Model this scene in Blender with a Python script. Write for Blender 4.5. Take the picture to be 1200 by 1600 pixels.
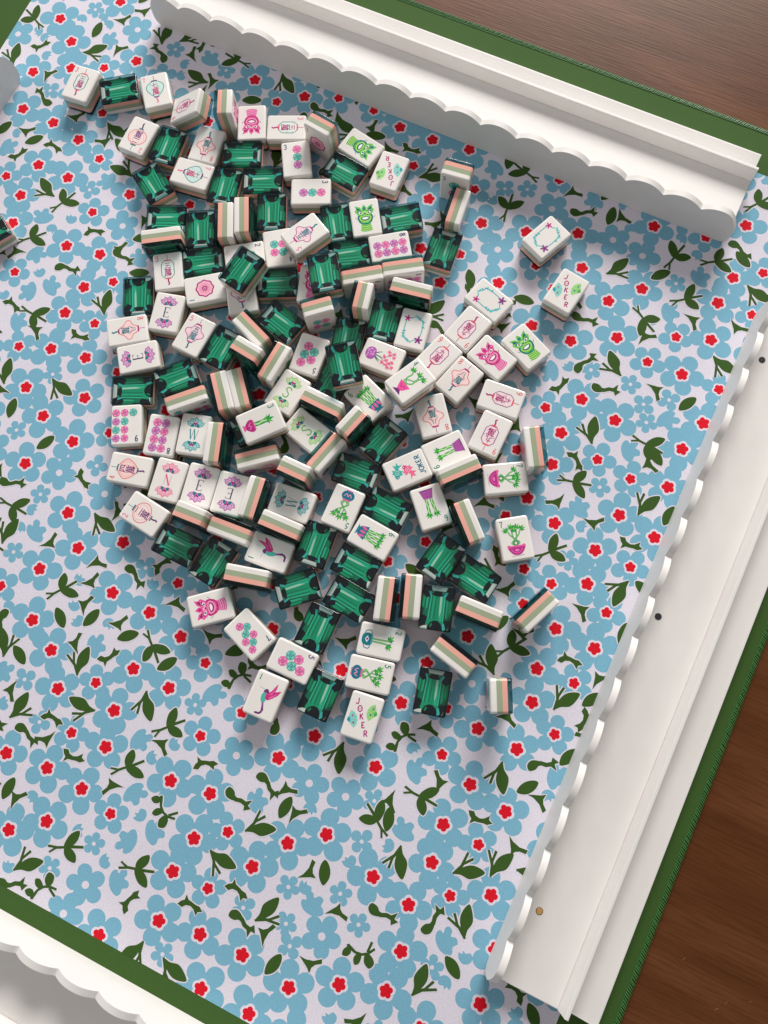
import bpy, bmesh, math, random
from mathutils import Matrix, Vector

# ------------------------------------------------------------------ camera, light, exposure
for o in list(bpy.data.objects):
    bpy.data.objects.remove(o)
SC = bpy.context.scene
COL = SC.collection
MM = 0.001

CAM_F = 1168.21   # focal length in pixels of the 1600 px high photograph
CAM_H = 516.61   # height above the mat, mm
CAM_R = (0.903375, 0.426585, -0.044022)
CAM_U = (-0.412305, 0.892171, 0.184487)
CAM_B = (0.117975, -0.14851, 0.981849)
cam_data = bpy.data.cameras.new('camera')
cam_data.sensor_fit = 'VERTICAL'
cam_data.sensor_height = 24.0
cam_data.lens = 24.0 * CAM_F / 1600.0
cam_data.clip_start = 0.02
cam_data.clip_end = 20.0
cam = bpy.data.objects.new('camera', cam_data)
COL.objects.link(cam)
cam.matrix_world = Matrix([[CAM_R[0], CAM_U[0], CAM_B[0], 0.0],
                           [CAM_R[1], CAM_U[1], CAM_B[1], 0.0],
                           [CAM_R[2], CAM_U[2], CAM_B[2], CAM_H * MM],
                           [0, 0, 0, 1]])
SC.camera = cam

world = bpy.data.worlds.new('World')
SC.world = world
world.use_nodes = True
bg = world.node_tree.nodes['Background']
bg.inputs[0].default_value = (1.0, 0.97, 0.95, 1)
bg.inputs[1].default_value = 0.28

NORTH = Vector((CAM_U[0], CAM_U[1], 0)).normalized()     # towards the top of the picture
EAST = Vector((CAM_R[0], CAM_R[1], 0)).normalized()      # towards its right
PILE = Vector((-0.06, 0.17, 0.0))

def area_light(name, pos, target, sx, sy, watts, color):
    d = bpy.data.lights.new(name, 'AREA')
    d.shape = 'RECTANGLE'; d.size = sx; d.size_y = sy
    d.energy = watts; d.color = color
    o = bpy.data.objects.new(name, d)
    COL.objects.link(o)
    o.location = pos
    o.rotation_euler = (target - pos).to_track_quat('-Z', 'Y').to_euler()
    return o

# a tall window beyond the top right of the table, and a dim fill lamp added on the left
area_light('window_light', PILE + NORTH * 4.1 + EAST * 1.1 + Vector((0, 0, 2.35)), PILE, 2.4, 1.4, 335.0, (1.0, 0.965, 0.925))
area_light('side_fill_light', PILE - EAST * 2.1 + NORTH * 0.55 + Vector((0, 0, 1.25)), PILE, 1.3, 1.0, 11.0, (0.97, 0.98, 1.0))

SC.view_settings.view_transform = 'Standard'
SC.view_settings.look = 'None'
SC.view_settings.gamma = 1.0
SC.view_settings.exposure = -0.07
SC.view_settings.use_curve_mapping = False
SC.cycles.max_bounces = 10
SC.cycles.transparent_max_bounces = 16
SC.cycles.use_denoising = True

# ------------------------------------------------------------------ helpers
def srgb(r, g, b):
    f = lambda c: (c / 255.0 / 12.92) if c / 255.0 <= 0.04045 else ((c / 255.0 + 0.055) / 1.055) ** 2.4
    return (f(r), f(g), f(b), 1.0)

def new_mat(name):
    m = bpy.data.materials.new(name)
    m.use_nodes = True
    return m, m.node_tree, m.node_tree.nodes['Principled BSDF']

def plain(name, col, rough=0.4, spec=0.5, coat=0.0):
    m, nt, b = new_mat(name)
    b.inputs['Base Color'].default_value = col
    b.inputs['Roughness'].default_value = rough
    b.inputs['Specular IOR Level'].default_value = spec
    b.inputs['Coat Weight'].default_value = coat
    b.inputs['Coat Roughness'].default_value = 0.08
    return m

def add_bump(nt, b, scale, dist, detail=3.0, stretch=None, rot=0.0):
    tc = nt.nodes.new('ShaderNodeTexCoord'); mp = nt.nodes.new('ShaderNodeMapping')
    nz = nt.nodes.new('ShaderNodeTexNoise'); bp = nt.nodes.new('ShaderNodeBump')
    nt.links.new(tc.outputs['Object'], mp.inputs['Vector'])
    if stretch: mp.inputs['Scale'].default_value = stretch
    mp.inputs['Rotation'].default_value = (0, 0, rot)
    nt.links.new(mp.outputs[0], nz.inputs['Vector'])
    nz.inputs['Scale'].default_value = scale; nz.inputs['Detail'].default_value = detail
    bp.inputs['Distance'].default_value = dist; bp.inputs['Strength'].default_value = 1.0
    nt.links.new(nz.outputs['Fac'], bp.inputs['Height'])
    nt.links.new(bp.outputs['Normal'], b.inputs['Normal'])
    return nz

def vary(nt, b, c1, c2, scale, detail=4.0, stretch=None, lo=0.3, hi=0.7):
    tc = nt.nodes.new('ShaderNodeTexCoord'); mp = nt.nodes.new('ShaderNodeMapping')
    nz = nt.nodes.new('ShaderNodeTexNoise'); rp = nt.nodes.new('ShaderNodeValToRGB')
    nt.links.new(tc.outputs['Object'], mp.inputs['Vector'])
    if stretch: mp.inputs['Scale'].default_value = stretch
    nt.links.new(mp.outputs[0], nz.inputs['Vector'])
    nz.inputs['Scale'].default_value = scale; nz.inputs['Detail'].default_value = detail
    rp.color_ramp.elements[0].position = lo; rp.color_ramp.elements[0].color = c1
    rp.color_ramp.elements[1].position = hi; rp.color_ramp.elements[1].color = c2
    nt.links.new(nz.outputs['Fac'], rp.inputs['Fac'])
    nt.links.new(rp.outputs['Color'], b.inputs['Base Color'])

def link(name, me, parent=None, label=None, cat=None, group=None, kind=None):
    o = bpy.data.objects.new(name, me)
    COL.objects.link(o)
    if parent is not None: o.parent = parent
    if label: o['label'] = label
    if cat: o['category'] = cat
    if group: o['group'] = group
    if kind: o['kind'] = kind
    return o

class MB:
    """collects faces with material slots, in millimetres"""
    def __init__(s): s.v = []; s.f = []; s.m = []; s.mats = []
    def mat(s, m):
        if m not in s.mats: s.mats.append(m)
        return s.mats.index(m)
    def face(s, pts, m):
        i = len(s.v); s.v += [tuple(p) for p in pts]
        s.f.append(tuple(range(i, i + len(pts)))); s.m.append(s.mat(m))
    def faces(s, pts, fs, m):
        i = len(s.v); s.v += [tuple(p) for p in pts]; k = s.mat(m)
        for f in fs: s.f.append(tuple(i + q for q in f)); s.m.append(k)
    def box(s, x0, y0, z0, x1, y1, z1, m):
        s.faces([(x0,y0,z0),(x1,y0,z0),(x1,y1,z0),(x0,y1,z0),(x0,y0,z1),(x1,y0,z1),(x1,y1,z1),(x0,y1,z1)],
                [(3,2,1,0),(4,5,6,7),(0,1,5,4),(1,2,6,5),(2,3,7,6),(3,0,4,7)], m)
    def mesh(s, name, smooth=None):
        me = bpy.data.meshes.new(name)
        me.from_pydata([(a*MM, b*MM, c*MM) for a, b, c in s.v], [], s.f)
        for m in s.mats: me.materials.append(m)
        me.polygons.foreach_set('material_index', s.m)
        if smooth is not None:
            me.polygons.foreach_set('use_smooth', [True]*len(me.polygons))
            me.set_sharp_from_angle(angle=math.radians(smooth))
        me.update()
        return me

def bevel(o, w, seg=2):
    md = o.modifiers.new('bevel', 'BEVEL'); md.width = w * MM; md.segments = seg
    md.limit_method = 'ANGLE'; md.angle_limit = math.radians(35); md.harden_normals = False

# ------------------------------------------------------------------ materials
M = {}
m, nt, b = new_mat('walnut_table')
tc = nt.nodes.new('ShaderNodeTexCoord'); mp = nt.nodes.new('ShaderNodeMapping')
mp.inputs['Rotation'].default_value = (0, 0, math.radians(-12)); mp.inputs['Scale'].default_value = (1.0, 5, 1)
nz = nt.nodes.new('ShaderNodeTexNoise'); nz.inputs['Scale'].default_value = 5.5; nz.inputs['Detail'].default_value = 9; nz.inputs['Distortion'].default_value = 0.9
mp2 = nt.nodes.new('ShaderNodeMapping'); mp2.inputs['Rotation'].default_value = (0, 0, math.radians(-12)); mp2.inputs['Scale'].default_value = (6, 120, 1)
nz2 = nt.nodes.new('ShaderNodeTexNoise'); nz2.inputs['Scale'].default_value = 6; nz2.inputs['Detail'].default_value = 6
rp = nt.nodes.new('ShaderNodeValToRGB')
rp.color_ramp.elements[0].position = 0.32; rp.color_ramp.elements[0].color = (0.094, 0.030, 0.0095, 1)
rp.color_ramp.elements[1].position = 0.68; rp.color_ramp.elements[1].color = (0.155, 0.056, 0.020, 1)
rp2 = nt.nodes.new('ShaderNodeValToRGB')
rp2.color_ramp.elements[0].position = 0.36; rp2.color_ramp.elements[0].color = (0.78, 0.76, 0.74, 1)
rp2.color_ramp.elements[1].position = 0.55; rp2.color_ramp.elements[1].color = (1, 1, 1, 1)
mx = nt.nodes.new('ShaderNodeMixRGB'); mx.blend_type = 'MULTIPLY'; mx.inputs[0].default_value = 1.0
nt.links.new(tc.outputs['Object'], mp.inputs[0]); nt.links.new(tc.outputs['Object'], mp2.inputs[0])
nt.links.new(mp.outputs[0], nz.inputs['Vector']); nt.links.new(mp2.outputs[0], nz2.inputs['Vector'])
nt.links.new(nz.outputs['Fac'], rp.inputs[0]); nt.links.new(nz2.outputs['Fac'], rp2.inputs[0])
nt.links.new(rp.outputs[0], mx.inputs[1]); nt.links.new(rp2.outputs[0], mx.inputs[2])
nt.links.new(mx.outputs[0], b.inputs['Base Color'])
b.inputs['Roughness'].default_value = 0.38
b.inputs['Specular IOR Level'].default_value = 0.12
bp = nt.nodes.new('ShaderNodeBump'); bp.inputs['Distance'].default_value = 0.00012
nt.links.new(nz2.outputs['Fac'], bp.inputs['Height']); nt.links.new(bp.outputs[0], b.inputs['Normal'])
M['wood'] = m
M['scratch'] = plain('worn_scratch', srgb(150, 112, 84), 0.6)

def cloth(name, col, rough=0.85, k=0.07):
    m, nt, b = new_mat(name)
    c2 = tuple(min(1, c * (1 + k)) for c in col[:3]) + (1,); c1 = tuple(c * (1 - k) for c in col[:3]) + (1,)
    vary(nt, b, c1, c2, 900, 2.0)
    b.inputs['Roughness'].default_value = rough; b.inputs['Specular IOR Level'].default_value = 0.25
    rampnode = b.inputs['Base Color'].links[0].from_node
    tcb = nt.nodes.new('ShaderNodeTexCoord'); nb = nt.nodes.new('ShaderNodeTexNoise'); nb.inputs['Scale'].default_value = 9; nb.inputs['Detail'].default_value = 5
    rb = nt.nodes.new('ShaderNodeValToRGB'); rb.color_ramp.elements[0].position = .3; rb.color_ramp.elements[1].position = .7
    rb.color_ramp.elements[0].color = (.93, .93, .93, 1); rb.color_ramp.elements[1].color = (1, 1, 1, 1)
    mb = nt.nodes.new('ShaderNodeMixRGB'); mb.blend_type = 'MULTIPLY'; mb.inputs[0].default_value = 1
    nt.links.new(tcb.outputs['Object'], nb.inputs['Vector']); nt.links.new(nb.outputs['Fac'], rb.inputs[0])
    nt.links.new(rampnode.outputs[0], mb.inputs[1]); nt.links.new(rb.outputs[0], mb.inputs[2]); nt.links.new(mb.outputs[0], b.inputs['Base Color'])
    tc = nt.nodes.new('ShaderNodeTexCoord')
    w1 = nt.nodes.new('ShaderNodeTexWave'); w1.bands_direction = 'X'; w1.inputs['Scale'].default_value = 420
    w2 = nt.nodes.new('ShaderNodeTexWave'); w2.bands_direction = 'Y'; w2.inputs['Scale'].default_value = 420
    ad = nt.nodes.new('ShaderNodeMath'); ad.operation = 'ADD'
    bp = nt.nodes.new('ShaderNodeBump'); bp.inputs['Distance'].default_value = 0.00004; bp.inputs['Strength'].default_value = 0.6
    nt.links.new(tc.outputs['Object'], w1.inputs['Vector']); nt.links.new(tc.outputs['Object'], w2.inputs['Vector'])
    nt.links.new(w1.outputs['Fac'], ad.inputs[0]); nt.links.new(w2.outputs['Fac'], ad.inputs[1])
    nt.links.new(ad.outputs[0], bp.inputs['Height']); nt.links.new(bp.outputs[0], b.inputs['Normal'])
    return m
M['mat_green'] = cloth('mat_border_green', (0.047, 0.108, 0.020, 1), 0.8)
M['mat_white'] = cloth('mat_print_pale_lilac', (0.745, 0.705, 0.795, 1))
M['mat_blue'] = cloth('mat_print_sky_blue', (0.20, 0.45, 0.60, 1))
M['mat_leaf'] = cloth('mat_print_leaf_green', (0.040, 0.098, 0.014, 1))
M['mat_red'] = cloth('mat_print_red', (0.70, 0.004, 0.018, 1))
M['thread'] = plain('hem_thread_green', (0.045, 0.155, 0.035, 1), 0.5)

m, nt, b = new_mat('rack_white_lacquer')
vary(nt, b, (0.79, 0.76, 0.735, 1), (0.84, 0.815, 0.79, 1), 14, 4.0, (1, 3, 3))
b.inputs['Roughness'].default_value = 0.48
b.inputs['Specular IOR Level'].default_value = 0.4
add_bump(nt, b, 120, 0.00006, 3.0, (1, 5, 5))
M['lacquer'] = m
M['magnet'] = plain('magnet_dark_steel', (0.03, 0.03, 0.03, 1), 0.45)
m, nt, b = new_mat('screw_brass'); b.inputs['Base Color'].default_value = (0.85, 0.46, 0.15, 1); b.inputs['Metallic'].default_value = 0.45; b.inputs['Roughness'].default_value = 0.35
add_bump(nt, b, 900, 0.0002)
M['brass'] = m

def acrylic(name, col, var=0.02):
    m, nt, b = new_mat(name)
    vary(nt, b, tuple(c * (1 - var) for c in col[:3]) + (1,), tuple(min(1, c * (1 + var)) for c in col[:3]) + (1,), 60, 2.0)
    b.inputs['Roughness'].default_value = 0.12
    b.inputs['Specular IOR Level'].default_value = 0.5
    add_bump(nt, b, 70, 0.00008, 1.0)
    return m
M['white'] = acrylic('tile_ivory_white', (0.83, 0.80, 0.765, 1))
M['sage'] = acrylic('tile_sage_green', (0.345, 0.405, 0.272, 1))
M['pink'] = acrylic('tile_salmon_pink', (0.84, 0.415, 0.34, 1))

def clear(name, tint, gl):
    m = bpy.data.materials.new(name); m.use_nodes = True
    nt = m.node_tree; nt.nodes.clear()
    out = nt.nodes.new('ShaderNodeOutputMaterial'); mix = nt.nodes.new('ShaderNodeMixShader')
    tr = nt.nodes.new('ShaderNodeBsdfTransparent'); gs = nt.nodes.new('ShaderNodeBsdfGlossy'); lw = nt.nodes.new('ShaderNodeLayerWeight')
    pw = nt.nodes.new('ShaderNodeMath'); pw.operation = 'POWER'; pw.inputs[1].default_value = 5.0
    fr = nt.nodes.new('ShaderNodeMath'); fr.operation = 'MULTIPLY_ADD'; fr.inputs[1].default_value = 0.96; fr.inputs[2].default_value = 0.04
    nt.links.new(lw.outputs['Facing'], pw.inputs[0]); nt.links.new(pw.outputs[0], fr.inputs[0])   # Schlick, the same from both sides of the sheet
    tr.inputs['Color'].default_value = tint
    gs.inputs['Roughness'].default_value = gl; lw.inputs['Blend'].default_value = 0.5
    nt.links.new(fr.outputs[0], mix.inputs[0]); nt.links.new(tr.outputs[0], mix.inputs[1]); nt.links.new(gs.outputs[0], mix.inputs[2])
    nt.links.new(mix.outputs[0], out.inputs['Surface'])
    return m
M['gem_side'] = clear('gem_acrylic_tinted', (0.20, 0.45, 0.47, 1), 0.17)
M['gem_top'] = clear('gem_acrylic_clear', (0.95, 0.99, 0.98, 1), 0.05)

INK = {}
def ink(r, g, b):
    k = (r, g, b)
    if k not in INK:
        INK[k] = plain('ink_%02x%02x%02x' % k, srgb(r, g, b), 0.3)
    return INK[k]

# ------------------------------------------------------------------ table
g = MB(); n = 1; g.face([(-1500, -1300, -3.2), (1300, -1300, -3.2), (1300, 1500, -3.2), (-1500, 1500, -3.2)], M['wood'])
table = link('table_top', g.mesh('table_top'), kind='structure')
rng = random.Random(5)
g = MB()
# fine worn scratches in the table finish, cut as thin slivers
SCR = [(258, -118, 3, 40, .4), (262, -112, 2, 42, .3), (268, -128, 2.5, 20, .3), (230, -100, 3, 60, .3), (275, -105, 2, 60, .3), (252, -135, 2, 5, .3),
       (215, 480, 26, 60, .16), (120, 520, 12, 20, .2), (250, 445, 16, 75, .14)]
for x, y, ln, an, w in SCR:
    a = math.radians(an); dx, dy = math.cos(a), math.sin(a)
    pts = []
    k = 6
    for i in range(k + 1):
        t = i / k; ww = w * (0.2 + math.sin(t * math.pi)) * .32; bend = 0.03 * ln * math.sin(t * 3.1)
        pts.append((x + dx * (t - .5) * ln - dy * bend, y + dy * (t - .5) * ln + dx * bend, ww))
    top = [(p[0] - dy * p[2], p[1] + dx * p[2], -3.19) for p in pts]; bot = [(p[0] + dy * p[2], p[1] - dx * p[2], -3.19) for p in pts]
    g.face(bot + top[::-1], M['scratch'])
link('scratch_marks', g.mesh('scratch_marks'), parent=table, kind='stuff')

# ------------------------------------------------------------------ play mat
MX0, MX1, MY0, MY1 = -547.5, 206.5, -289.5, 466.5
FX0, FX1, FY0, FY1 = -511.5, 172.0, -253.0, 430.3
def rrect(w, l, r, seg):
    pts = []
    for cx, cy, a0 in ((w/2-r, l/2-r, 0), (-w/2+r, l/2-r, 90), (-w/2+r, -l/2+r, 180), (w/2-r, -l/2+r, 270)):
        for i in range(seg + 1):
            a = math.radians(a0 + 90 * i / seg); pts.append((cx + r*math.cos(a), cy + r*math.sin(a)))
    return pts
def lofted(g, loops, mats, cap0=None, cap1=None):
    """loops: list of (z, pts)"""
    n = len(loops[0][1])
    for k in range(len(loops) - 1):
        za, A = loops[k]; zb, B = loops[k+1]
        base = len(g.v)
        g.faces([(x, y, za) for x, y in A] + [(x, y, zb) for x, y in B],
                [(i, (i+1) % n, n + (i+1) % n, n + i) for i in range(n)], mats)
    if cap0: g.face([(x, y, loops[0][0]) for x, y in reversed(loops[0][1])], cap0)
    if cap1: g.face([(x, y, loops[-1][0]) for x, y in loops[-1][1]], cap1)

mcx, mcy = (MX0+MX1)/2, (MY0+MY1)/2
g = MB()
L0 = [(x+mcx, y+mcy) for x, y in rrect(MX1-MX0, MY1-MY0, 12, 8)]
L1 = [(x+mcx, y+mcy) for x, y in rrect(MX1-MX0-.8, MY1-MY0-.8, 12, 8)]
lofted(g, [(-3.15, L0), (-0.5, L0), (-0.06, L1)], M['mat_green'], cap1=M['mat_green'])
play_mat = link('play_mat', g.mesh('play_mat'), label='square cloth play mat with blue flower print and stitched green border', cat='play mat')
g = MB()
g.face([(FX0, FY0, 0), (FX1, FY0, 0), (FX1, FY1, 0), (FX0, FY1, 0)], M['mat_white'])
link('printed_panel', g.mesh('printed_panel'), play_mat)

FLOW = [
 ('R',-441.2,373.2,117), ('R',-479.7,339.3,54), ('R',-460.3,324.0,234), ('R',-401.7,329.0,26), ('R',-475.5,286.9,193), ('R',-465.8,254.2,132),
 ('R',-436.7,253.1,21), ('R',-410.2,247.9,183), ('R',-428.8,215.6,13), ('R',-401.4,215.3,156), ('R',-428.4,186.9,25), ('R',-349.0,222.2,33),
 ('R',-373.1,164.0,153), ('R',-447.9,302.3,298), ('R',-422.0,163.7,45), ('R',-304.9,351.5,80), ('R',-20.7,330.5,226), ('R',-7.4,305.9,341),
 ('R',20.2,289.4,208), ('R',38.8,308.1,143), ('R',28.3,358.4,351), ('R',89.5,386.0,17), ('R',95.4,343.1,309), ('R',92.6,320.0,104),
 ('R',98.2,291.2,52), ('R',36.5,265.5,42), ('R',7.2,249.5,111), ('R',89.0,258.2,294), ('R',31.4,211.6,65), ('R',58.7,206.9,209),
 ('R',115.4,230.3,230), ('R',108.9,206.7,134), ('R',27.8,182.6,197), ('R',31.0,158.8,23), ('R',110.1,177.1,21), ('R',24.8,129.3,74),
 ('R',87.1,144.6,245), ('R',114.7,140.1,154), ('R',81.5,114.9,113), ('R',85.4,91.2,211), ('R',77.8,54.2,163), ('R',106.3,53.2,108),
 ('R',76.8,24.4,286), ('R',82.6,2.9,252), ('R',4.0,-34.9,88), ('R',57.0,-28.0,207), ('R',85.4,-29.0,189), ('R',67.0,-62.5,315),
 ('R',61.3,-92.7,263), ('R',94.4,-67.9,104), ('R',64.2,-116.8,353), ('R',106.3,-118.3,43), ('R',61.4,-146.5,151), ('R',-54.8,-102.3,273),
 ('R',6.1,-79.4,55), ('R',-4.7,-131.5,176), ('R',-25.3,-147.4,14), ('R',-39.6,-170.3,241), ('R',33.7,-141.4,275), ('R',-21.5,-220.0,206),
 ('R',68.6,-173.3,315), ('R',13.8,-223.7,113), ('R',41.7,-207.9,250), ('R',69.8,-198.1,214), ('R',-39.1,-79.2,209), ('R',-230.2,-106.9,164),
 ('R',-171.8,-93.3,302), ('R',-212.8,-127.5,340), ('R',-143.2,-94.0,171), ('R',-170.3,-123.3,239), ('R',-223.7,-179.8,22), ('R',-163.9,-146.8,253),
 ('R',-193.5,-176.0,233), ('R',-113.5,-146.6,358), ('R',-165.4,-177.3,296), ('R',-85.7,-142.3,102), ('R',-176.7,-205.6,139), ('R',-197.0,-221.3,241),
 ('R',-82.3,-171.7,8), ('R',-85.4,-195.8,166), ('R',-320.9,37.8,60), ('R',-314.8,0.9,42), ('R',-267.8,-17.6,21), ('R',-248.5,-36.7,277),
 ('R',-220.8,-19.4,47), ('R',-266.2,-61.3,89), ('R',-210.4,-53.9,141), ('R',-179.9,-54.7,314), ('R',-252.7,-94.6,29), ('R',-152.1,-60.1,162),
 ('R',-345.6,168.4,198), ('R',-343.6,139.6,318), ('R',-346.6,115.5,295), ('R',-341.9,85.9,311), ('R',-314.4,90.6,100), ('R',-344.0,51.8,150),
 ('R',-299.3,62.8,129), ('R',-290.9,30.0,318), ('R',-79.6,-226.0,345), ('R',-51.6,-221.3,54), ('R',-36.3,-249.1,63), ('R',-180.8,358.8,84),
 ('R',-153.0,358.9,84), ('R',-123.5,362.4,175), ('R',-134.6,311.8,212), ('R',-89.9,309.5,95), ('R',-56.3,316.2,1), ('R',-261.6,353.6,151),
 ('R',26.2,24.2,133), ('R',48.9,120.7,204), ('r',-386.3,239.7,343), ('r',-368.5,197.1,249), ('r',-423.2,313.2,186), ('r',-404.2,276.5,222),
 ('r',-447.6,196.8,243), ('r',-301.4,233.5,19), ('r',-50.6,365.9,324), ('r',66.3,365.2,281), ('r',113.8,355.2,315), ('r',118.0,321.1,287),
 ('r',74.8,283.2,141), ('r',63.2,257.0,144), ('r',116.6,258.3,37), ('r',58.5,175.2,228), ('r',10.5,195.4,22), ('r',84.5,171.7,24),
 ('r',107.5,114.2,75), ('r',42.5,82.6,58), ('r',63.3,80.9,122), ('r',51.5,60.3,19), ('r',104.5,78.6,0), ('r',102.8,26.2,54),
 ('r',16.3,111.2,37), ('r',4.3,158.4,131), ('r',32.5,-25.2,9), ('r',104.1,-9.7,315), ('r',42.5,-53.4,221), ('r',86.8,-94.0,53),
 ('r',83.0,-130.0,91), ('r',-64.0,-158.4,125), ('r',-128.3,-68.4,131), ('r',-190.8,-112.6,44), ('r',-189.7,-148.8,306), ('r',-90.3,-86.7,358),
 ('r',-108.8,-112.5,168), ('r',-140.0,-182.6,174), ('r',-59.7,-194.7,31), ('r',-269.3,47.2,37), ('r',-285.6,-83.5,123), ('r',-171.4,-28.2,95),
 ('r',-399.4,128.6,298), ('r',-325.1,152.6,58), ('r',-321.5,117.2,8), ('r',-365.5,77.4,342), ('r',-286.7,90.7,190), ('r',-157.2,332.7,53),
 ('r',-106.1,333.0,196), ('r',-94.1,279.6,10), ('r',-39.0,294.0,190), ('r',-279.9,340.8,352), ('r',-236.2,363.1,311), ('r',-205.9,364.0,251),
 ('r',-45.0,47.7,94), ('r',-26.6,71.4,132), ('W',-505.1,312.8,60), ('W',-415.0,355.2,278), ('W',-341.0,196.4,192), ('W',-46.2,341.4,280),
 ('W',4.9,336.0,119), ('W',29.4,332.7,80), ('W',41.6,-3.1,292), ('W',-81.0,-113.2,355), ('W',-29.0,-107.8,307), ('W',-3.6,-104.9,290),
 ('W',19.5,-187.8,295), ('W',-133.6,-228.3,266), ('W',-288.4,5.4,82), ('W',-250.1,5.7,186), ('W',-70.1,294.4,128), ('w',-457.0,358.4,10),
 ('w',-380.2,213.0,10), ('w',-377.5,351.1,101), ('w',-330.4,350.2,93), ('w',-453.7,277.4,249), ('w',59.7,322.1,344), ('w',58.6,236.3,161),
 ('w',72.5,226.2,337), ('w',79.3,214.5,356), ('w',29.0,234.9,344), ('w',87.6,236.6,131), ('w',67.4,157.4,79), ('w',66.8,100.7,82),
 ('w',17.9,-125.3,71), ('w',-12.9,-170.9,74), ('w',37.6,-171.2,225), ('w',3.6,-201.9,324), ('w',14.6,-99.1,303), ('w',19.1,-159.8,173),
 ('w',-33.7,-194.9,235), ('w',-4.5,-191.2,288), ('w',90.0,-173.1,31), ('w',-237.1,-132.2,238), ('w',-121.6,-96.2,328), ('w',-160.1,-229.9,282),
 ('w',-213.3,-152.3,270), ('w',-141.0,-203.8,172), ('w',-333.7,20.1,64), ('w',-265.7,21.5,284), ('w',-292.9,-14.3,120), ('w',-289.5,-58.9,288),
 ('w',-197.4,-28.6,350), ('w',-330.6,68.9,143), ('w',-67.9,-242.4,144), ('w',-85.3,342.7,341), ('w',-69.6,349.0,261), ('H',-431.4,337.4,91),
 ('H',-347.3,354.7,144), ('H',-459.1,219.5,58), ('H',-371.4,224.9,226), ('H',-403.0,178.0,174), ('H',-19.8,359.3,292), ('H',73.6,334.0,111),
 ('H',63.8,299.5,84), ('H',2.9,221.5,265), ('H',92.3,222.5,24), ('H',76.4,191.1,84), ('H',60.0,138.3,122), ('H',31.1,-69.7,94),
 ('H',39.2,-107.0,136), ('H',115.7,-33.5,64), ('H',-55.3,-132.8,106), ('H',5.8,-173.4,138), ('H',91.5,-155.2,104), ('H',-203.2,-90.6,88),
 ('H',-253.3,-134.3,56), ('H',-112.9,-84.3,25), ('H',-144.3,-132.5,45), ('H',-131.0,-164.1,26), ('H',-108.2,-179.1,86), ('H',-121.7,-193.0,235),
 ('H',-115.0,-216.7,86), ('H',-282.3,-39.0,120), ('H',-391.0,148.3,24), ('H',-367.6,130.4,111), ('H',-381.5,118.5,248), ('H',-376.0,94.5,90),
 ('H',-316.1,177.8,128), ('H',-99.1,354.4,294), ('e',-499.6,331.6,146), ('e',-326.5,361.4,181), ('e',-393.4,195.2,57), ('e',50.4,342.0,84),
 ('e',92.0,406.4,45), ('e',70.3,314.4,45), ('e',48.5,285.8,320), ('e',86.1,200.3,3), ('e',50.4,152.7,4), ('e',53.8,102.0,55),
 ('e',56.4,29.9,45), ('e',41.0,-82.7,7), ('e',21.4,-108.3,137), ('e',-131.8,-115.8,55), ('e',-143.5,-152.0,35), ('e',-157.1,-213.1,35),
 ('e',-107.3,-205.7,8), ('e',-306.7,-29.7,6), ('e',-243.7,-67.6,45), ('e',-166.2,-73.9,328), ('e',-401.3,158.5,35), ('e',-368.0,105.2,4),
 ('e',-76.2,329.2,86), ('e',-76.9,361.1,171), ('e',80.5,349.7,24), ('b',-498.1,293.9,46), ('b',-438.7,323.4,101), ('b',-347.4,334.5,109),
 ('b',-388.0,266.8,46), ('b',-411.5,199.4,91), ('b',-363.4,238.5,237), ('b',-392.3,359.3,34), ('b',16.3,315.5,121), ('b',42.8,244.5,75),
 ('b',112.0,276.5,45), ('b',46.7,192.0,45), ('b',114.9,337.7,45), ('b',101.0,158.5,4), ('b',107.1,96.5,322), ('b',100.8,12.7,355),
 ('b',82.3,-48.8,356), ('b',103.1,-99.7,7), ('b',44.4,-124.7,357), ('b',86.0,-111.6,326), ('b',-18.9,-83.1,347), ('b',-47.1,-147.3,328),
 ('b',-18.6,-191.0,128), ('b',97.7,-141.1,45), ('b',87.3,-184.7,148), ('b',-207.6,-105.5,35), ('b',-230.7,-150.5,141), ('b',-190.8,-130.7,120),
 ('b',-152.4,-110.1,7), ('b',-176.0,-234.7,341), ('b',-60.9,-175.9,54), ('b',-301.1,-48.4,25), ('b',-242.1,-13.4,45), ('b',-322.2,134.2,46),
 ('b',-321.1,62.2,46), ('b',-364.6,54.9,46), ('b',-58.6,-247.7,45), ('b',-141.6,330.0,322), ('b',-281.4,358.9,23), ('f',15.2,-55.5,64),
 ('f',46.2,-184.4,17), ('f',-102.6,-67.6,55), ('f',-107.8,-164.8,329), ('f',-157.1,-243.0,45), ('d',-387.9,343.9,127), ('d',-456.4,269.9,173),
 ('d',-23.1,347.9,1), ('d',93.0,366.1,1), ('d',10.4,268.8,341), ('d',22.8,238.8,85), ('d',44.4,225.3,352), ('d',104.4,-30.0,54),
 ('d',79.9,-147.7,54), ('d',-52.8,-120.5,357), ('d',-67.1,-137.8,328), ('d',-29.9,-202.2,8), ('d',49.3,-159.2,338), ('d',-216.7,-162.5,7),
 ('d',-315.7,-15.7,356), ('d',-200.9,-36.5,356), ('d',-327.8,173.4,326), ('d',-362.9,148.4,35), ('d',-243.9,347.7,332), ('g',-482.1,310.5,46),
 ('g',-426.1,234.8,353), ('g',-448.5,216.9,58), ('g',-359.5,183.3,24), ('g',13.5,214.6,65), ('g',45.0,168.7,322), ('g',101.3,128.3,4),
 ('g',94.3,39.0,5), ('g',80.7,-79.6,7), ('g',-42.4,-187.0,349), ('g',-191.1,-93.7,55), ('g',-206.7,-146.1,358), ('g',-181.3,-162.2,7),
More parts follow.
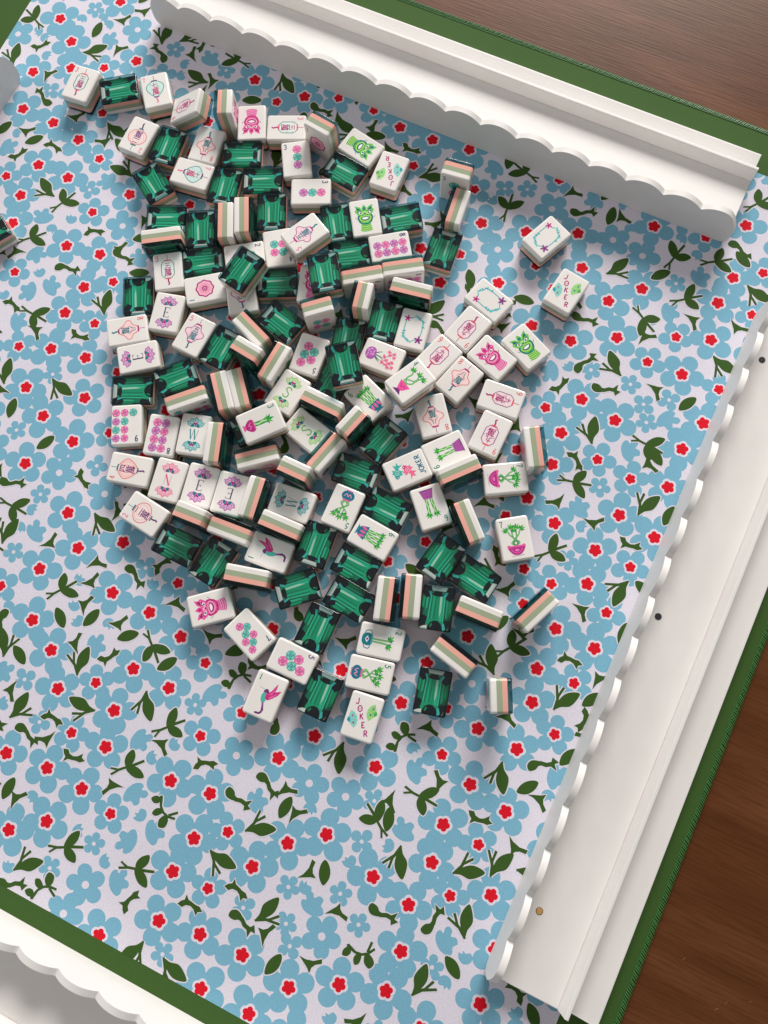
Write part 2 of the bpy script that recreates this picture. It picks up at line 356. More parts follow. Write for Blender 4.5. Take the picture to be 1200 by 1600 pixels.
 ('g',-97.8,-127.0,26), ('g',-270.5,8.4,328), ('g',-188.2,-21.8,66), ('g',-327.4,103.6,4), ('g',-65.5,-208.5,359), ('g',-165.1,344.7,1),
 ('a',-446.1,342.0,91), ('a',-298.9,334.2,23), ('a',-443.3,233.6,46), ('a',-471.1,233.0,70), ('a',-3.9,353.6,94), ('a',47.0,323.9,45),
 ('a',96.9,359.6,329), ('a',100.4,239.2,60), ('a',94.4,194.5,321), ('a',118.0,158.3,83), ('a',119.9,70.4,92), ('a',117.7,21.3,54),
 ('a',101.1,-47.9,49), ('a',117.9,-19.1,64), ('a',27.6,-105.3,105), ('a',-36.5,-128.2,85), ('a',-1.2,-216.0,74), ('a',101.5,-167.5,327),
 ('a',4.2,-152.9,111), ('a',-249.0,-119.4,330), ('a',-152.1,-80.3,55), ('a',-210.7,-198.7,88), ('a',-309.1,21.0,62), ('a',-235.7,-84.8,320),
 ('a',-215.6,-75.4,72), ('a',-185.9,-75.4,40), ('a',-310.3,167.4,24), ('a',-345.5,33.4,101), ('a',-195.0,345.0,12), ('c',-419.6,332.6,58),
 ('c',-431.2,358.9,40), ('c',-362.0,352.7,118), ('c',-337.0,336.8,118), ('c',-461.8,289.5,70), ('c',-422.7,265.4,35), ('c',-390.9,255.2,215),
 ('c',-453.3,238.6,23), ('c',-332.9,178.4,90), ('c',4.5,356.4,330), ('c',80.7,299.4,320), ('c',112.1,308.4,351), ('c',76.2,238.9,321),
 ('c',92.7,187.4,321), ('c',43.7,135.8,225), ('c',72.9,133.0,25), ('c',88.6,72.3,323), ('c',59.0,42.9,25), ('c',117.5,35.5,54),
 ('c',36.5,64.7,45), ('c',71.7,-14.1,356), ('c',47.4,-70.0,115), ('c',111.0,-52.6,335), ('c',109.1,-84.6,347), ('c',-27.9,-128.9,54),
 ('c',-5.5,-156.8,74), ('c',22.3,-171.0,8), ('c',19.6,-204.4,17), ('c',-216.4,-95.2,109), ('c',-147.4,-167.5,225), ('c',-202.0,-202.0,66),
 ('c',-269.5,-41.4,67), ('c',-230.5,-40.9,25), ('c',-228.8,-53.2,56), ('c',-223.6,-69.3,88), ('c',-196.6,-70.1,45), ('c',-165.6,-42.1,6),
 ('c',-406.7,142.9,226), ('c',-360.2,93.1,328), ('c',-155.0,312.3,322), ('c',-37.0,359.4,24), ('c',-227.2,347.1,332), ('c',-199.7,350.0,106),
 ('o',-482.1,319.2,61), ('o',-472.3,304.9,46), ('o',-458.5,233.9,54), ('o',-462.7,346.1,326), ('o',-439.3,349.7,290), ('o',-363.4,342.5,53),
 ('o',65.6,348.7,298), ('o',13.6,349.7,353), ('o',54.3,288.4,237), ('o',47.8,364.7,126), ('o',12.9,231.0,198), ('o',67.2,126.7,47),
 ('o',24.1,-58.0,5), ('o',115.6,-47.5,350), ('o',34.0,-120.4,234), ('o',15.4,-139.5,190), ('o',-21.0,-122.2,336), ('o',106.1,-158.3,156),
 ('o',101.0,-177.9,314), ('o',-193.1,-197.0,297), ('o',-154.0,-201.2,76), ('o',-242.0,-151.9,91), ('o',-122.2,-124.3,105), ('o',-131.7,-138.8,87),
 ('o',-122.0,-174.7,211), ('o',-128.7,-209.6,93), ('o',-185.8,-240.7,151), ('o',-292.4,-26.4,47), ('o',-294.1,-41.9,328), ('o',-236.2,-55.4,127),
 ('o',-230.9,-72.7,165), ('o',-223.8,-81.7,210), ('o',-201.9,-74.4,326), ('o',-381.4,185.8,151), ('o',-390.6,171.4,330), ('o',-381.8,136.4,181),
 ('o',-330.3,186.9,191), ('o',-398.2,108.9,188), ('R',-496.8,48.0,93), ('R',-407.7,-154.8,316), ('R',-16.7,127.0,166), ('R',-45.9,109.5,247),
 ('R',-321.3,273.6,259), ('R',98.0,-208.0,166), ('R',-93.3,92.4,262), ('R',-374.0,-62.7,260), ('R',-147.1,73.7,126), ('R',130.7,-74.7,286),
 ('R',-205.4,32.0,200), ('R',-346.0,-201.3,342), ('R',-303.8,-167.9,79), ('R',-416.2,66.7,48), ('R',-238.9,80.0,341), ('R',-216.3,99.3,173),
 ('R',-446.9,-2.4,173), ('R',-133.0,48.2,9), ('R',-308.7,401.7,57), ('R',159.9,284.5,53), ('R',-452.4,-66.3,92), ('R',-121.8,224.8,45),
 ('R',-326.8,-239.6,45), ('R',-279.0,124.7,137), ('R',-27.4,386.3,82), ('R',-331.5,-127.9,159), ('R',36.6,424.6,18), ('R',-499.1,247.0,282),
 ('R',155.1,98.3,125), ('R',125.6,-178.8,332), ('R',-165.2,216.2,117), ('R',-276.6,314.4,325), ('R',-414.6,421.1,27), ('R',59.2,-241.3,320),
 ('R',-398.6,-193.6,195), ('R',-317.9,-86.5,150), ('R',-478.8,-125.1,137), ('R',144.0,409.7,280), ('R',-289.7,-227.6,158), ('R',-361.5,-126.7,171),
 ('R',-238.0,-222.7,11), ('R',-452.1,399.5,79), ('R',-62.7,235.4,305), ('R',159.6,-149.5,316), ('R',-488.3,-160.6,184), ('R',142.5,4.8,231),
 ('R',-130.0,175.4,320), ('R',-152.1,255.6,242), ('R',-329.1,244.4,105), ('R',-196.7,323.4,39), ('R',-409.3,-78.5,354), ('R',-501.0,-209.8,137),
 ('R',-192.9,270.1,281), ('R',-374.1,413.4,242), ('R',-507.1,83.0,230), ('R',-234.0,243.0,213), ('R',-242.5,427.5,301), ('R',-59.7,180.3,76),
 ('R',-255.8,398.5,14), ('R',-71.6,-56.6,25), ('R',-393.5,30.8,144), ('R',-130.8,16.9,85), ('R',-169.3,300.5,281), ('R',167.6,54.7,71),
 ('R',1.6,87.4,294), ('R',-167.4,176.7,110), ('R',-248.2,187.7,221), ('R',-110.5,-250.9,200), ('R',122.6,379.5,270), ('R',-19.1,188.7,234),
 ('R',-508.7,114.1,235), ('R',-151.9,120.6,14), ('R',149.5,-39.3,99), ('R',-382.2,-99.3,213), ('R',-472.6,-234.9,305), ('R',-468.6,16.2,160),
 ('R',-11.6,426.6,84), ('R',-285.8,-125.0,268), ('R',-58.0,6.2,191), ('R',-435.5,-197.9,41), ('R',-368.6,-8.7,158), ('R',-476.0,70.6,190),
 ('R',-466.8,160.4,185), ('R',-78.7,389.7,12), ('R',-503.6,381.5,155), ('R',-96.9,-28.3,163), ('R',-182.2,119.0,82), ('R',156.6,349.1,36),
 ('R',-444.0,87.6,228), ('R',169.9,-225.0,333), ('R',-232.1,289.6,339), ('R',-447.6,-139.8,356), ('R',-261.7,274.1,66), ('R',-375.4,-165.0,22),
 ('R',-473.2,378.1,198), ('R',-87.5,166.6,100), ('R',-361.3,20.5,265), ('R',-403.2,-7.0,76), ('R',-349.6,267.7,234), ('R',-338.1,-31.0,314),
 ('R',-322.6,303.1,73), ('R',-183.3,151.1,315), ('R',-399.9,385.1,347), ('R',-284.7,-195.7,117), ('R',159.2,147.0,339), ('R',-401.7,-241.4,124),
 ('R',-93.2,195.2,100), ('R',-412.8,-115.5,311), ('R',-227.3,165.5,260), ('R',-5.5,56.4,115), ('R',167.7,-73.4,329), ('R',-483.1,-23.1,355),
 ('R',154.6,225.0,15), ('R',-23.1,-1.0,164), ('R',-476.8,133.5,46), ('R',-106.9,399.2,263), ('R',-79.8,63.7,72), ('R',-505.8,-86.4,220),
 ('R',136.9,-115.3,178), ('R',-440.8,139.3,277), ('R',-42.4,416.7,347), ('R',137.2,194.6,128), ('R',-282.7,417.6,259), ('R',-238.5,125.5,207),
 ('R',-498.9,-247.8,350), ('R',-41.6,-32.6,137), ('R',-486.7,421.8,289), ('R',-220.1,392.0,303), ('R',3.5,387.1,346), ('R',-209.7,192.3,241),
 ('R',-376.9,-226.5,112), ('R',-347.3,-89.2,199), ('R',-277.9,-155.8,0), ('R',139.7,-237.8,357), ('R',-434.7,-168.4,70), ('R',-237.2,318.6,223),
 ('R',-200.9,221.0,113), ('R',-161.3,9.3,299), ('R',117.0,425.3,137), ('R',-171.2,403.0,292), ('R',-351.9,307.1,169), ('R',60.0,400.3,104),
 ('R',121.4,-146.2,96), ('R',-393.5,-34.9,38), ('R',165.8,181.4,21), ('R',-44.3,142.2,73), ('R',-269.7,239.8,192), ('R',-210.3,421.5,273),
 ('R',-138.2,407.5,326), ('R',-505.5,218.8,68), ('R',-342.4,-156.8,14), ('R',169.9,22.9,25), ('R',-208.4,131.7,178), ('R',-116.0,125.9,213),
 ('R',-89.0,23.7,24), ('R',-344.7,416.3,255), ('R',165.5,255.3,137), ('R',-195.2,63.0,223), ('R',-112.7,427.0,25), ('R',-125.6,-31.2,140),
 ('R',-441.1,-250.1,99), ('R',95.7,-240.7,27), ('R',-278.7,153.1,218), ('R',29.3,-247.9,250), ('R',-429.4,23.3,174), ('R',151.8,-192.5,22),
 ('R',-489.3,189.4,43), ('R',-445.1,49.8,334), ('R',-471.5,103.3,261), ('R',-276.3,203.2,11), ('R',-123.1,272.1,122), ('R',-416.4,103.7,297),
 ('R',-291.2,260.7,85), ('R',-58.8,269.9,65), ('R',-23.1,249.0,16), ('R',-434.6,-96.7,346), ('R',-75.5,426.7,172), ('R',-424.9,-49.8,213),
 ('R',-236.6,42.8,152), ('R',-2.2,-248.3,351), ('R',-249.0,218.2,2), ('R',-72.9,129.3,312), ('R',-165.4,51.2,13), ('R',-211.9,-248.6,46),
 ('R',-383.0,300.1,256), ('R',-195.9,1.4,211), ('R',-257.3,-181.6,170), ('R',-478.8,-54.3,341), ('R',-362.2,387.3,157), ('R',-353.8,-250.3,132),
 ('R',-305.3,206.7,287), ('R',-387.0,63.0,342), ('R',152.3,316.6,224), ('R',-505.4,19.1,120), ('R',-505.5,161.1,314), ('R',169.6,394.5,219),
 ('R',-123.4,96.2,238), ('R',-98.4,252.7,136), ('R',-473.5,-201.8,74), ('R',8.6,-3.9,141), ('R',169.7,-111.2,271), ('R',-35.6,216.7,261),
 ('R',-463.4,-101.0,62), ('R',-259.1,-248.9,4), ('R',-181.2,90.4,175), ('R',-18.2,-58.5,216), ('R',130.7,292.6,198), ('R',-455.3,-31.8,176),
 ('R',140.2,67.0,185), ('R',-315.9,-213.0,283), ('R',137.4,34.3,80), ('R',-141.1,148.1,30), ('R',-507.8,-119.6,250), ('R',31.2,393.9,236),
 ('R',-507.9,-48.5,269), ('R',71.0,427.2,169), ('R',-258.8,103.8,74), ('R',138.2,123.7,148), ('R',168.5,426.6,238), ('R',-29.7,26.7,165),
 ('R',-53.0,79.2,189), ('R',-332.8,-59.9,161), ('R',-333.7,388.0,266), ('r',-181.3,239.2,93), ('r',22.0,49.4,165), ('r',168.7,-250.4,92),
 ('r',-150.2,384.6,260), ('r',-303.9,142.6,103), ('r',-299.6,377.4,85), ('r',147.1,372.7,258), ('r',-147.6,-18.3,359), ('r',-110.1,67.6,105),
 ('r',-449.2,-223.9,285), ('r',-272.6,376.4,186), ('r',-456.2,426.9,221), ('r',-65.9,-17.8,51), ('r',125.3,-205.2,214), ('r',-194.8,383.6,232),
 ('r',-415.6,-217.6,172), ('r',-2.5,29.5,323), ('r',-20.3,281.9,319), ('r',-267.0,72.5,197), ('r',-428.5,-22.3,204), ('r',-363.7,-33.8,354),
 ('r',-109.4,-0.0,19), ('r',-320.7,331.1,144), ('r',-464.6,-171.3,227), ('r',-376.1,324.4,328), ('r',-17.2,163.5,258), ('r',-324.8,-187.0,306),
 ('r',-298.9,291.6,164), ('r',-64.5,31.9,302), ('r',-343.4,1.3,202), ('r',-108.3,42.9,111), ('r',-255.0,163.4,206), ('r',-141.0,204.4,245),
 ('r',-507.9,278.1,65), ('r',141.0,264.5,161), ('r',-370.6,-191.0,25), ('r',-291.6,181.1,212), ('r',-219.5,264.8,86), ('r',-64.9,209.7,121),
 ('r',167.0,-6.0,47), ('r',-197.9,296.7,290), ('r',-308.6,-112.8,298), ('r',135.4,157.8,93), ('r',-320.3,427.4,157), ('r',-145.5,286.1,295),
 ('r',-509.1,-183.7,205), ('r',-309.3,-141.4,197), ('r',-480.9,-81.3,68), ('r',-507.5,-8.2,154), ('W',-433.3,281.4,265), ('W',-389.5,-129.0,2),
 ('W',-266.6,-216.6,204), ('W',-507.7,355.9,172), ('W',168.0,120.5,74), ('W',-138.1,-249.9,158), ('e',-349.1,-226.0,29), ('e',-224.4,12.0,48),
 ('e',-394.1,86.5,145), ('e',130.9,89.9,48), ('e',-110.8,156.7,326), ('b',-425.3,398.9,275), ('b',-31.8,90.1,200), ('b',-216.0,340.7,113),
 ('b',117.9,-225.8,141), ('b',123.5,-96.2,296), ('b',-110.7,-48.4,281), ('b',-85.2,-249.4,182), ('b',-262.2,-117.3,185), ('b',-47.6,-58.3,358),
 ('b',-499.4,136.2,210), ('b',169.3,-177.7,286), ('b',-445.5,111.2,96), ('b',-481.8,218.3,43), ('b',-464.6,184.8,202), ('b',132.8,334.6,101),
 ('b',-181.6,35.0,117), ('b',-104.3,374.7,4), ('b',-257.0,296.5,169), ('b',-170.8,276.7,215), ('b',-372.9,366.1,126), ('b',-285.3,-250.9,326),
 ('b',7.5,413.1,162), ('b',-216.1,53.2,173), ('b',-93.7,229.8,121), ('b',-400.5,-57.0,107), ('b',-240.4,265.7,241), ('b',-235.2,-199.9,300),
 ('b',-304.4,-250.4,252), ('b',-181.8,200.8,240), ('b',-95.7,141.9,316), ('b',130.2,-14.2,257), ('b',-302.4,318.9,109), ('b',-373.4,273.9,326),
 ('b',-222.3,211.7,188), ('b',-109.5,292.7,70), ('b',-17.0,-26.2,71), ('b',-130.7,-6.5,101), ('b',-372.2,256.0,211), ('b',-169.6,427.6,32),
 ('b',20.7,68.7,262), ('b',47.0,15.2,59), ('b',-256.9,138.9,182), ('b',111.3,400.4,1), ('b',-470.7,42.5,269), ('b',-307.2,-63.7,233),
 ('b',-187.0,425.4,317), ('H',-467.5,207.1,57), ('H',93.8,427.9,293), ('H',-489.3,3.3,347), ('H',73.6,-223.5,245), ('H',-382.4,9.9,301),
 ('H',117.5,-250.3,68), ('H',-437.5,421.4,261), ('H',-6.6,209.3,307), ('H',-66.8,100.0,151), ('H',-325.5,221.4,142), ('H',-446.4,-116.4,119),
 ('H',51.4,377.3,55), ('H',-271.6,177.0,126), ('H',-509.2,408.7,219), ('H',-236.4,-248.3,351), ('H',-38.4,164.2,109), ('d',-88.7,-7.4,148),
 ('d',-205.1,158.1,87), ('d',-285.5,392.9,76), ('d',-149.9,96.2,98), ('d',-216.9,306.2,90), ('d',-256.7,-149.6,271), ('d',-413.4,294.3,195),
 ('d',-242.3,-163.6,310), ('d',-349.1,-179.3,249), ('d',-278.1,289.2,67), ('d',-301.7,123.4,258), ('d',138.9,240.7,169), ('d',-128.7,384.4,319),
 ('d',-204.0,245.9,56), ('d',-258.4,331.3,257), ('d',-67.9,-80.5,94), ('d',-82.2,219.0,5), ('d',-16.2,227.8,109), ('d',-124.8,247.3,21),
 ('d',162.6,77.1,196), ('d',-53.6,391.4,148), ('d',-177.7,-249.7,0), ('d',160.8,203.7,247), ('d',-272.4,-106.4,260), ('d',-153.6,30.2,314),
 ('d',-189.4,174.2,140), ('d',-16.6,100.0,354), ('g',-314.8,-48.0,214), ('g',-128.9,338.8,284), ('g',-419.5,137.4,226), ('g',-148.6,187.1,345),
 ('g',-509.2,-147.4,219), ('g',-217.7,-217.7,170), ('g',142.0,-213.7,252), ('g',-417.2,-182.8,340), ('g',22.9,82.6,135), ('g',-112.3,205.6,338),
 ('g',-240.9,383.4,232), ('g',-175.8,322.9,119), ('g',128.2,-45.9,299), ('g',-285.9,-101.7,31), ('g',-102.7,-224.2,73), ('g',-444.8,162.3,114),
 ('g',-415.1,42.2,176), ('g',-66.2,158.7,85), ('g',31.3,99.1,167), ('g',-44.3,197.1,180), ('g',-6.1,269.5,202), ('g',142.8,-162.3,155),
 ('g',-150.4,-36.4,54), ('g',-492.1,400.5,348), ('g',-141.3,233.2,121), ('g',-108.2,177.3,105), ('g',-387.3,104.7,345), ('g',-286.8,223.0,320),
 ('g',58.2,-6.5,284), ('g',-99.0,217.3,195), ('g',-162.3,141.7,331), ('g',-467.8,-146.0,135), ('g',-74.2,253.7,140), ('g',-218.0,74.0,349),
 ('g',-359.3,364.7,279), ('g',-95.3,-55.4,4), ('g',131.6,216.9,19), ('g',-347.4,371.7,74), ('g',-360.6,286.2,89), ('g',-13.4,403.6,11),
 ('g',-391.2,428.1,31), ('g',-488.9,-102.3,130), ('g',-449.9,176.9,224), ('g',-430.8,-126.1,242), ('g',-490.7,-182.0,325), ('g',-184.3,20.5,105),
 ('g',-432.4,119.1,216), ('g',-331.5,-103.1,232), ('g',-248.8,24.1,38), ('g',-43.6,254.8,275), ('g',-201.3,82.9,150), ('g',-491.3,362.1,150),
 ('g',-123.5,197.9,345), ('g',134.5,352.4,17), ('g',117.8,7.1,268), ('w',-60.7,403.8,316), ('w',-31.5,310.9,291), ('w',155.8,-92.8,21),
 ('a',153.3,-18.7,290), ('a',-36.3,265.1,6), ('a',-25.2,49.4,348), ('a',-317.6,373.7,290), ('a',-509.3,-164.4,55), ('a',168.4,330.4,8),
 ('a',148.6,-62.8,221), ('a',-78.4,107.6,129), ('a',-252.5,-203.2,229), ('a',-170.3,380.7,326), ('a',-96.1,118.1,122), ('a',168.8,-48.8,40),
 ('a',-425.1,-235.6,197), ('a',157.5,-170.5,313), ('a',-296.9,109.5,98), ('a',-79.3,264.5,301), ('a',-191.6,412.1,333), ('a',-424.3,385.4,253),
 ('a',121.3,103.6,156), ('a',-457.5,124.7,295), ('a',-496.6,-137.6,266), ('a',-12.4,370.1,65), ('a',-485.1,231.4,73), ('a',-75.9,-31.9,358),
 ('a',-263.3,426.3,138), ('a',-91.2,366.3,95), ('a',-238.5,146.5,200), ('a',42.3,41.4,64), ('a',169.1,-30.0,357), ('a',-302.9,428.1,294),
 ('a',-403.5,304.1,119), ('a',-321.9,193.7,32), ('a',-485.8,30.4,252), ('a',-490.6,269.8,107), ('a',-195.5,401.7,77), ('c',-252.2,371.3,250),
 ('c',-378.3,-246.2,28), ('c',-7.8,146.8,219), ('c',-156.2,197.7,181), ('c',1.7,135.4,333), ('c',-133.1,-49.9,11), ('c',-216.2,322.8,48),
 ('c',-241.4,-142.5,290), ('c',-78.4,149.0,225), ('c',-426.6,0.7,346), ('c',27.4,-42.5,6), ('c',-180.4,338.9,344), ('c',-73.4,84.9,200),
 ('c',-435.6,-76.9,86), ('c',-152.1,425.6,266), ('c',-234.5,407.2,298), ('c',-109.6,21.4,292), ('c',123.4,-3.0,171), ('c',-251.3,64.1,102),
 ('c',-109.5,317.0,263), ('c',-425.0,-137.5,90), ('c',-36.2,179.5,11), ('c',-296.0,-98.1,352), ('c',-22.1,146.6,336), ('c',55.7,273.9,46),
 ('c',-372.9,42.2,67), ('c',-160.5,88.3,101), ('c',-451.0,-186.2,238), ('c',-174.5,24.5,218), ('c',146.2,-132.6,216), ('c',-40.5,-118.7,33),
 ('c',20.6,376.2,275), ('c',-302.4,158.8,202), ('c',-163.7,-11.9,31), ('c',-204.2,-159.6,220), ('c',-227.3,62.7,258), ('c',-419.2,373.2,215),
 ('c',-409.7,19.3,231), ('c',-490.1,147.7,340), ('c',12.6,427.5,91), ('c',-257.2,310.8,321), ('c',-220.4,370.9,249), ('c',-199.8,109.6,330),
 ('c',-509.0,427.4,234), ('c',-122.1,294.8,214), ('c',-417.8,124.8,314), ('c',-402.6,-97.8,41), ('c',-163.8,238.3,259), ('c',-4.3,173.7,251),
 ('c',-396.7,-217.8,215), ('c',-452.7,69.0,148), ('c',-494.2,-69.2,176), ('c',-13.3,-202.3,81), ('c',-253.7,52.8,264), ('c',-166.9,72.8,29),
 ('c',-55.7,159.8,240), ('c',-235.5,22.0,244), ('c',-377.0,-145.0,70), ('c',-449.7,26.1,59), ('c',-421.2,-248.4,108), ('c',-220.4,-204.9,81),
 ('c',-47.7,-13.6,28), ('c',-172.9,254.5,133), ('c',-309.4,251.5,342), ('c',168.7,303.4,2), ('c',-489.7,91.8,213), ('c',60.2,-221.6,220),
 ('c',-61.6,-34.3,184), ('c',-468.9,414.1,191), ('c',-59.7,59.7,136), ('c',-90.4,44.2,312), ('c',-475.3,404.1,116), ('c',-230.5,196.2,286),
 ('c',-475.3,-4.1,290), ('c',-0.7,112.8,20), ('c',-353.6,-63.7,265), ('c',-326.2,207.8,68), ('c',-360.4,40.7,215), ('c',-303.1,-187.9,52),
 ('c',-236.0,-1.9,109), ('c',-382.9,-207.9,277), ('c',-397.5,-173.3,218), ('c',3.4,121.8,7), ('c',-331.5,-12.4,169), ('c',-429.6,-147.4,314),
 ('c',-204.1,171.8,151), ('c',-255.7,253.3,148), ('c',13.0,144.8,302), ('c',-508.9,189.8,90), ('c',-160.0,156.1,21), ('c',-2.1,279.9,342),
 ('c',-343.4,-112.2,277), ('c',164.1,374.3,197), ('c',-116.7,302.8,347), ('c',-116.4,380.6,120), ('c',24.6,-94.5,294), ('c',134.6,103.4,16),
 ('c',140.0,-57.3,33), ('c',-122.1,329.3,224), ('c',-337.5,324.6,296), ('c',124.8,400.5,33), ('c',-19.3,87.5,101), ('c',-43.3,240.0,205),
 ('c',-115.9,189.3,227), ('c',-66.0,373.4,21), ('c',132.3,174.8,122), ('c',-160.2,419.2,76), ('c',-221.3,224.5,39), ('c',-393.6,411.8,159),
 ('c',161.8,-129.8,286), ('c',-130.3,-129.6,338), ('o',-363.8,-211.2,102), ('o',-465.2,-10.3,55), ('o',-175.9,68.2,172), ('o',50.4,356.9,300),
 ('o',-224.7,26.8,72), ('o',-177.0,-4.8,133), ('o',-89.7,408.9,55), ('o',-489.0,113.2,292), ('o',-223.0,144.9,134), ('o',-6.6,234.9,125),
 ('o',-446.9,353.7,298), ('o',44.2,-227.7,177), ('o',-213.6,281.5,341), ('o',-457.3,33.2,173), ('o',-361.6,332.1,92), ('o',-323.5,-163.7,251),
 ('o',78.0,408.2,272), ('o',-3.1,-166.0,126), ('o',-90.1,330.6,195), ('o',-413.9,-29.9,66), ('o',-187.7,-35.8,151), ('o',-254.7,35.0,76),
 ('o',60.9,8.8,278), ('o',132.1,-26.7,12), ('o',-336.2,-221.9,269), ('o',-189.0,186.7,315), ('o',2.2,366.1,27), ('o',-264.7,-130.8,54),
 ('o',-272.4,-94.4,303), ('o',-82.7,2.6,260), ('o',146.8,-173.5,188), ('o',-121.4,146.2,88), ('o',-490.9,321.2,277), ('o',-366.3,-80.9,280),
 ('o',139.9,-92.2,90), ('o',-385.8,-144.8,38),
]

def clip_rect(pts):
    for ax, lim, sg in ((0, FX0, 1), (0, FX1, -1), (1, FY0, 1), (1, FY1, -1)):
        out = []
        for i in range(len(pts)):
            a, c = pts[i-1], pts[i]
            ia, ic = (a[ax]-lim)*sg >= 0, (c[ax]-lim)*sg >= 0
            if ia != ic:
                t = (lim-a[ax])/(c[ax]-a[ax]); out.append((a[0]+t*(c[0]-a[0]), a[1]+t*(c[1]-a[1])))
            if ic: out.append(c)
        pts = out
        if not pts: return []
    return pts

def spline(pts, n=5, closed=False):
    out = []; k = len(pts)
    rngs = range(k) if closed else range(k-1)
    for i in rngs:
        p0 = pts[(i-1) % k] if closed or i > 0 else pts[0]
        p1 = pts[i]; p2 = pts[(i+1) % k]
        p3 = pts[(i+2) % k] if closed or i+2 < k else pts[-1]
        for j in range(n):
            t = j/n
            out.append(tuple(.5*((2*p1[a]) + (-p0[a]+p2[a])*t + (2*p0[a]-5*p1[a]+4*p2[a]-p3[a])*t*t + (-p0[a]+3*p1[a]-3*p2[a]+p3[a])*t**3) for a in (0, 1)))
    if not closed: out.append(pts[-1])
    return out

def petals(R, n, d, rho, rot, rng, wob=.05):
    pts = []
    per = 14
    for k in range(n):
        s = 1 + rng.uniform(-wob, wob); j = rng.uniform(-.04, .04)
        for i in range(per):
            ph = (i/(per-1) - .5) * 2 * math.pi/n * .995
            dd, rr = d*R, rho*R
            q = max(0, rr*rr - (dd*math.sin(ph))**2)
            r = (dd*math.cos(ph) + math.sqrt(q))
            edge = abs(i/(per-1) - .5)*2
            r *= 1 + (s-1)*(1-edge**3)
            a = rot + 2*math.pi*k/n + ph + j*(1-edge)
            pts.append((r*math.cos(a), r*math.sin(a)))
    return pts

def star5(R, rot, rng):
    pts = []
    for i in range(40):
        a = 2*math.pi*i/40
        pts.append((R*(0.86+0.135*math.cos(5*a))*math.cos(a+rot), R*(0.86+0.135*math.cos(5*a))*math.sin(a+rot)))
    return pts

# leaf pieces of the print, in millimetres around their own centre
LENS = spline([(-7.8, 0), (-4, 3.2), (0.5, 4.0), (5, 2.7), (7.8, 0), (5, -2.5), (0, -3.5), (-4.4, -2.6)], 4, True)
LEAFP = {
 'a': [LENS],
 'b': [spline([(-2.6, -8), (.6, -4.4), (5.4, -1.2), (7.4, 4.4), (7.4, 9.6), (2.8, 8), (-1.2, 4), (-2.9, -2.4)], 4, True),
       [(-3.4, -8.4), (-1.9, -8.4), (-2.8, -1), (-7.6, 7.2), (-9.2, 6.6), (-4.6, -1.4)],
       [(-2.2, -6), (-1.3, -5.6), (-3.4, .8), (-2.6, 7.6), (-4.4, 8.0), (-5.0, .8)]],
 'c': [[(-7.6, -2.8), (-3.4, -1.3), (1.8, -1.1), (7.2, -3.0), (7.4, -.2), (3.4, 1.0), (1.2, 3.0), (.3, 6.6), (-1.7, 3.4), (-4.2, .8)]],
 'd': [spline([(-10.2, .4), (-9.6, 4), (-6, 5.4), (-2.4, 3.6), (-.6, 1.2), (-3.2, .2), (-6.4, -.9)], 4, True),
       [(-3.6, 3.4), (-.4, 2.2), (2.4, -.6), (5.4, -1.6), (7.6, .4), (9.6, -4.4), (6.6, -3.9), (5.4, -8.2), (3.6, -4.0), (.6, -2.8), (-1.6, -.4), (-4.4, .4)]],
 'e': [[(-12.4, 1.4), (-11.6, 2.9), (-6, .9), (-1.6, .2), (3, -.5), (3, -2.2), (-2, -1.4), (-6.6, -.8), (-11.4, -2.6), (-12, -1.4), (-8.4, .1)],
       spline([(-1.4, -.2), (.4, 3.6), (4.4, 7.2), (9.8, 8), (9.2, 4), (6.2, .4), (2.4, -1)], 4, True),
       spline([(-1.2, -1.0), (-1.8, -5), (.4, -9), (4.8, -11.4), (6, -7.6), (4.6, -3.8), (1.8, -1.2)], 4, True),
       [(2, -1.9), (11.4, -3.6), (11.8, -1.9), (2.2, .2)]],
 'f': [[(-10, -2.6), (-9.6, -1.0), (-4, 1.9), (.6, 2.5), (4.6, 1.3), (8.6, -2.2), (7.6, -3.4), (3.8, -.2), (.4, .9), (-3.6, .3), (-8.6, -3.4)],
       spline([(-9, -1.4), (-11.6, .4), (-12, 3.8), (-8.6, 4), (-6.6, 1.2)], 4, True),
       spline([(-2.4, 1.4), (-4.6, 4.4), (-3.6, 8.2), (-.6, 7), (.2, 2.2)], 4, True),
       spline([(2.2, 1.6), (2.4, 6.2), (6, 9.2), (8.8, 6), (7, 2.2), (4, .6)], 4, True),
       [(4.6, -.2), (6.6, -6.2), (5, -6.8), (2.9, -.4)]],
 'g': [[(-8, 3.2), (-4.4, 3.7), (-2.6, 1.4), (.4, .6), (3, 1.4), (6.2, 4.2), (6.4, 1.6), (9.2, .2), (6.0, -1.8), (3.2, -1.6), (.4, -2.0), (-2.4, -2.2), (-5.2, -4.6), (-4.8, -1.2), (-6.6, .4)]],
}
HEART = spline([(-8.4, -3.2), (-6.4, 2.6), (-1.2, 6.4), (3.4, 6.7), (5.4, 4.6), (4.1, 2.4), (7.4, 1.7), (8.6, -.8), (6.2, -3.0), (3.2, -2.6), (2.8, -6.2), (-.4, -7.6), (-2.8, -4.8), (-6, -5.2)], 4, True)
TULIP = spline([(-4.2, -2.6), (-4.6, 1.2), (-2, 4), (1.8, 3.8), (4.4, 1.4), (2.4, .4), (3.2, -1.6), (1, -1.4), (-.8, -3.9)], 4, True)

frng = random.Random(11)
def sgn(p):
    return 1 if sum(p[i-1][0]*p[i][1] - p[i][0]*p[i-1][1] for i in range(len(p))) > 0 else -1
lay_blue, lay_ring, lay_red, lay_leaf = MB(), MB(), MB(), MB()
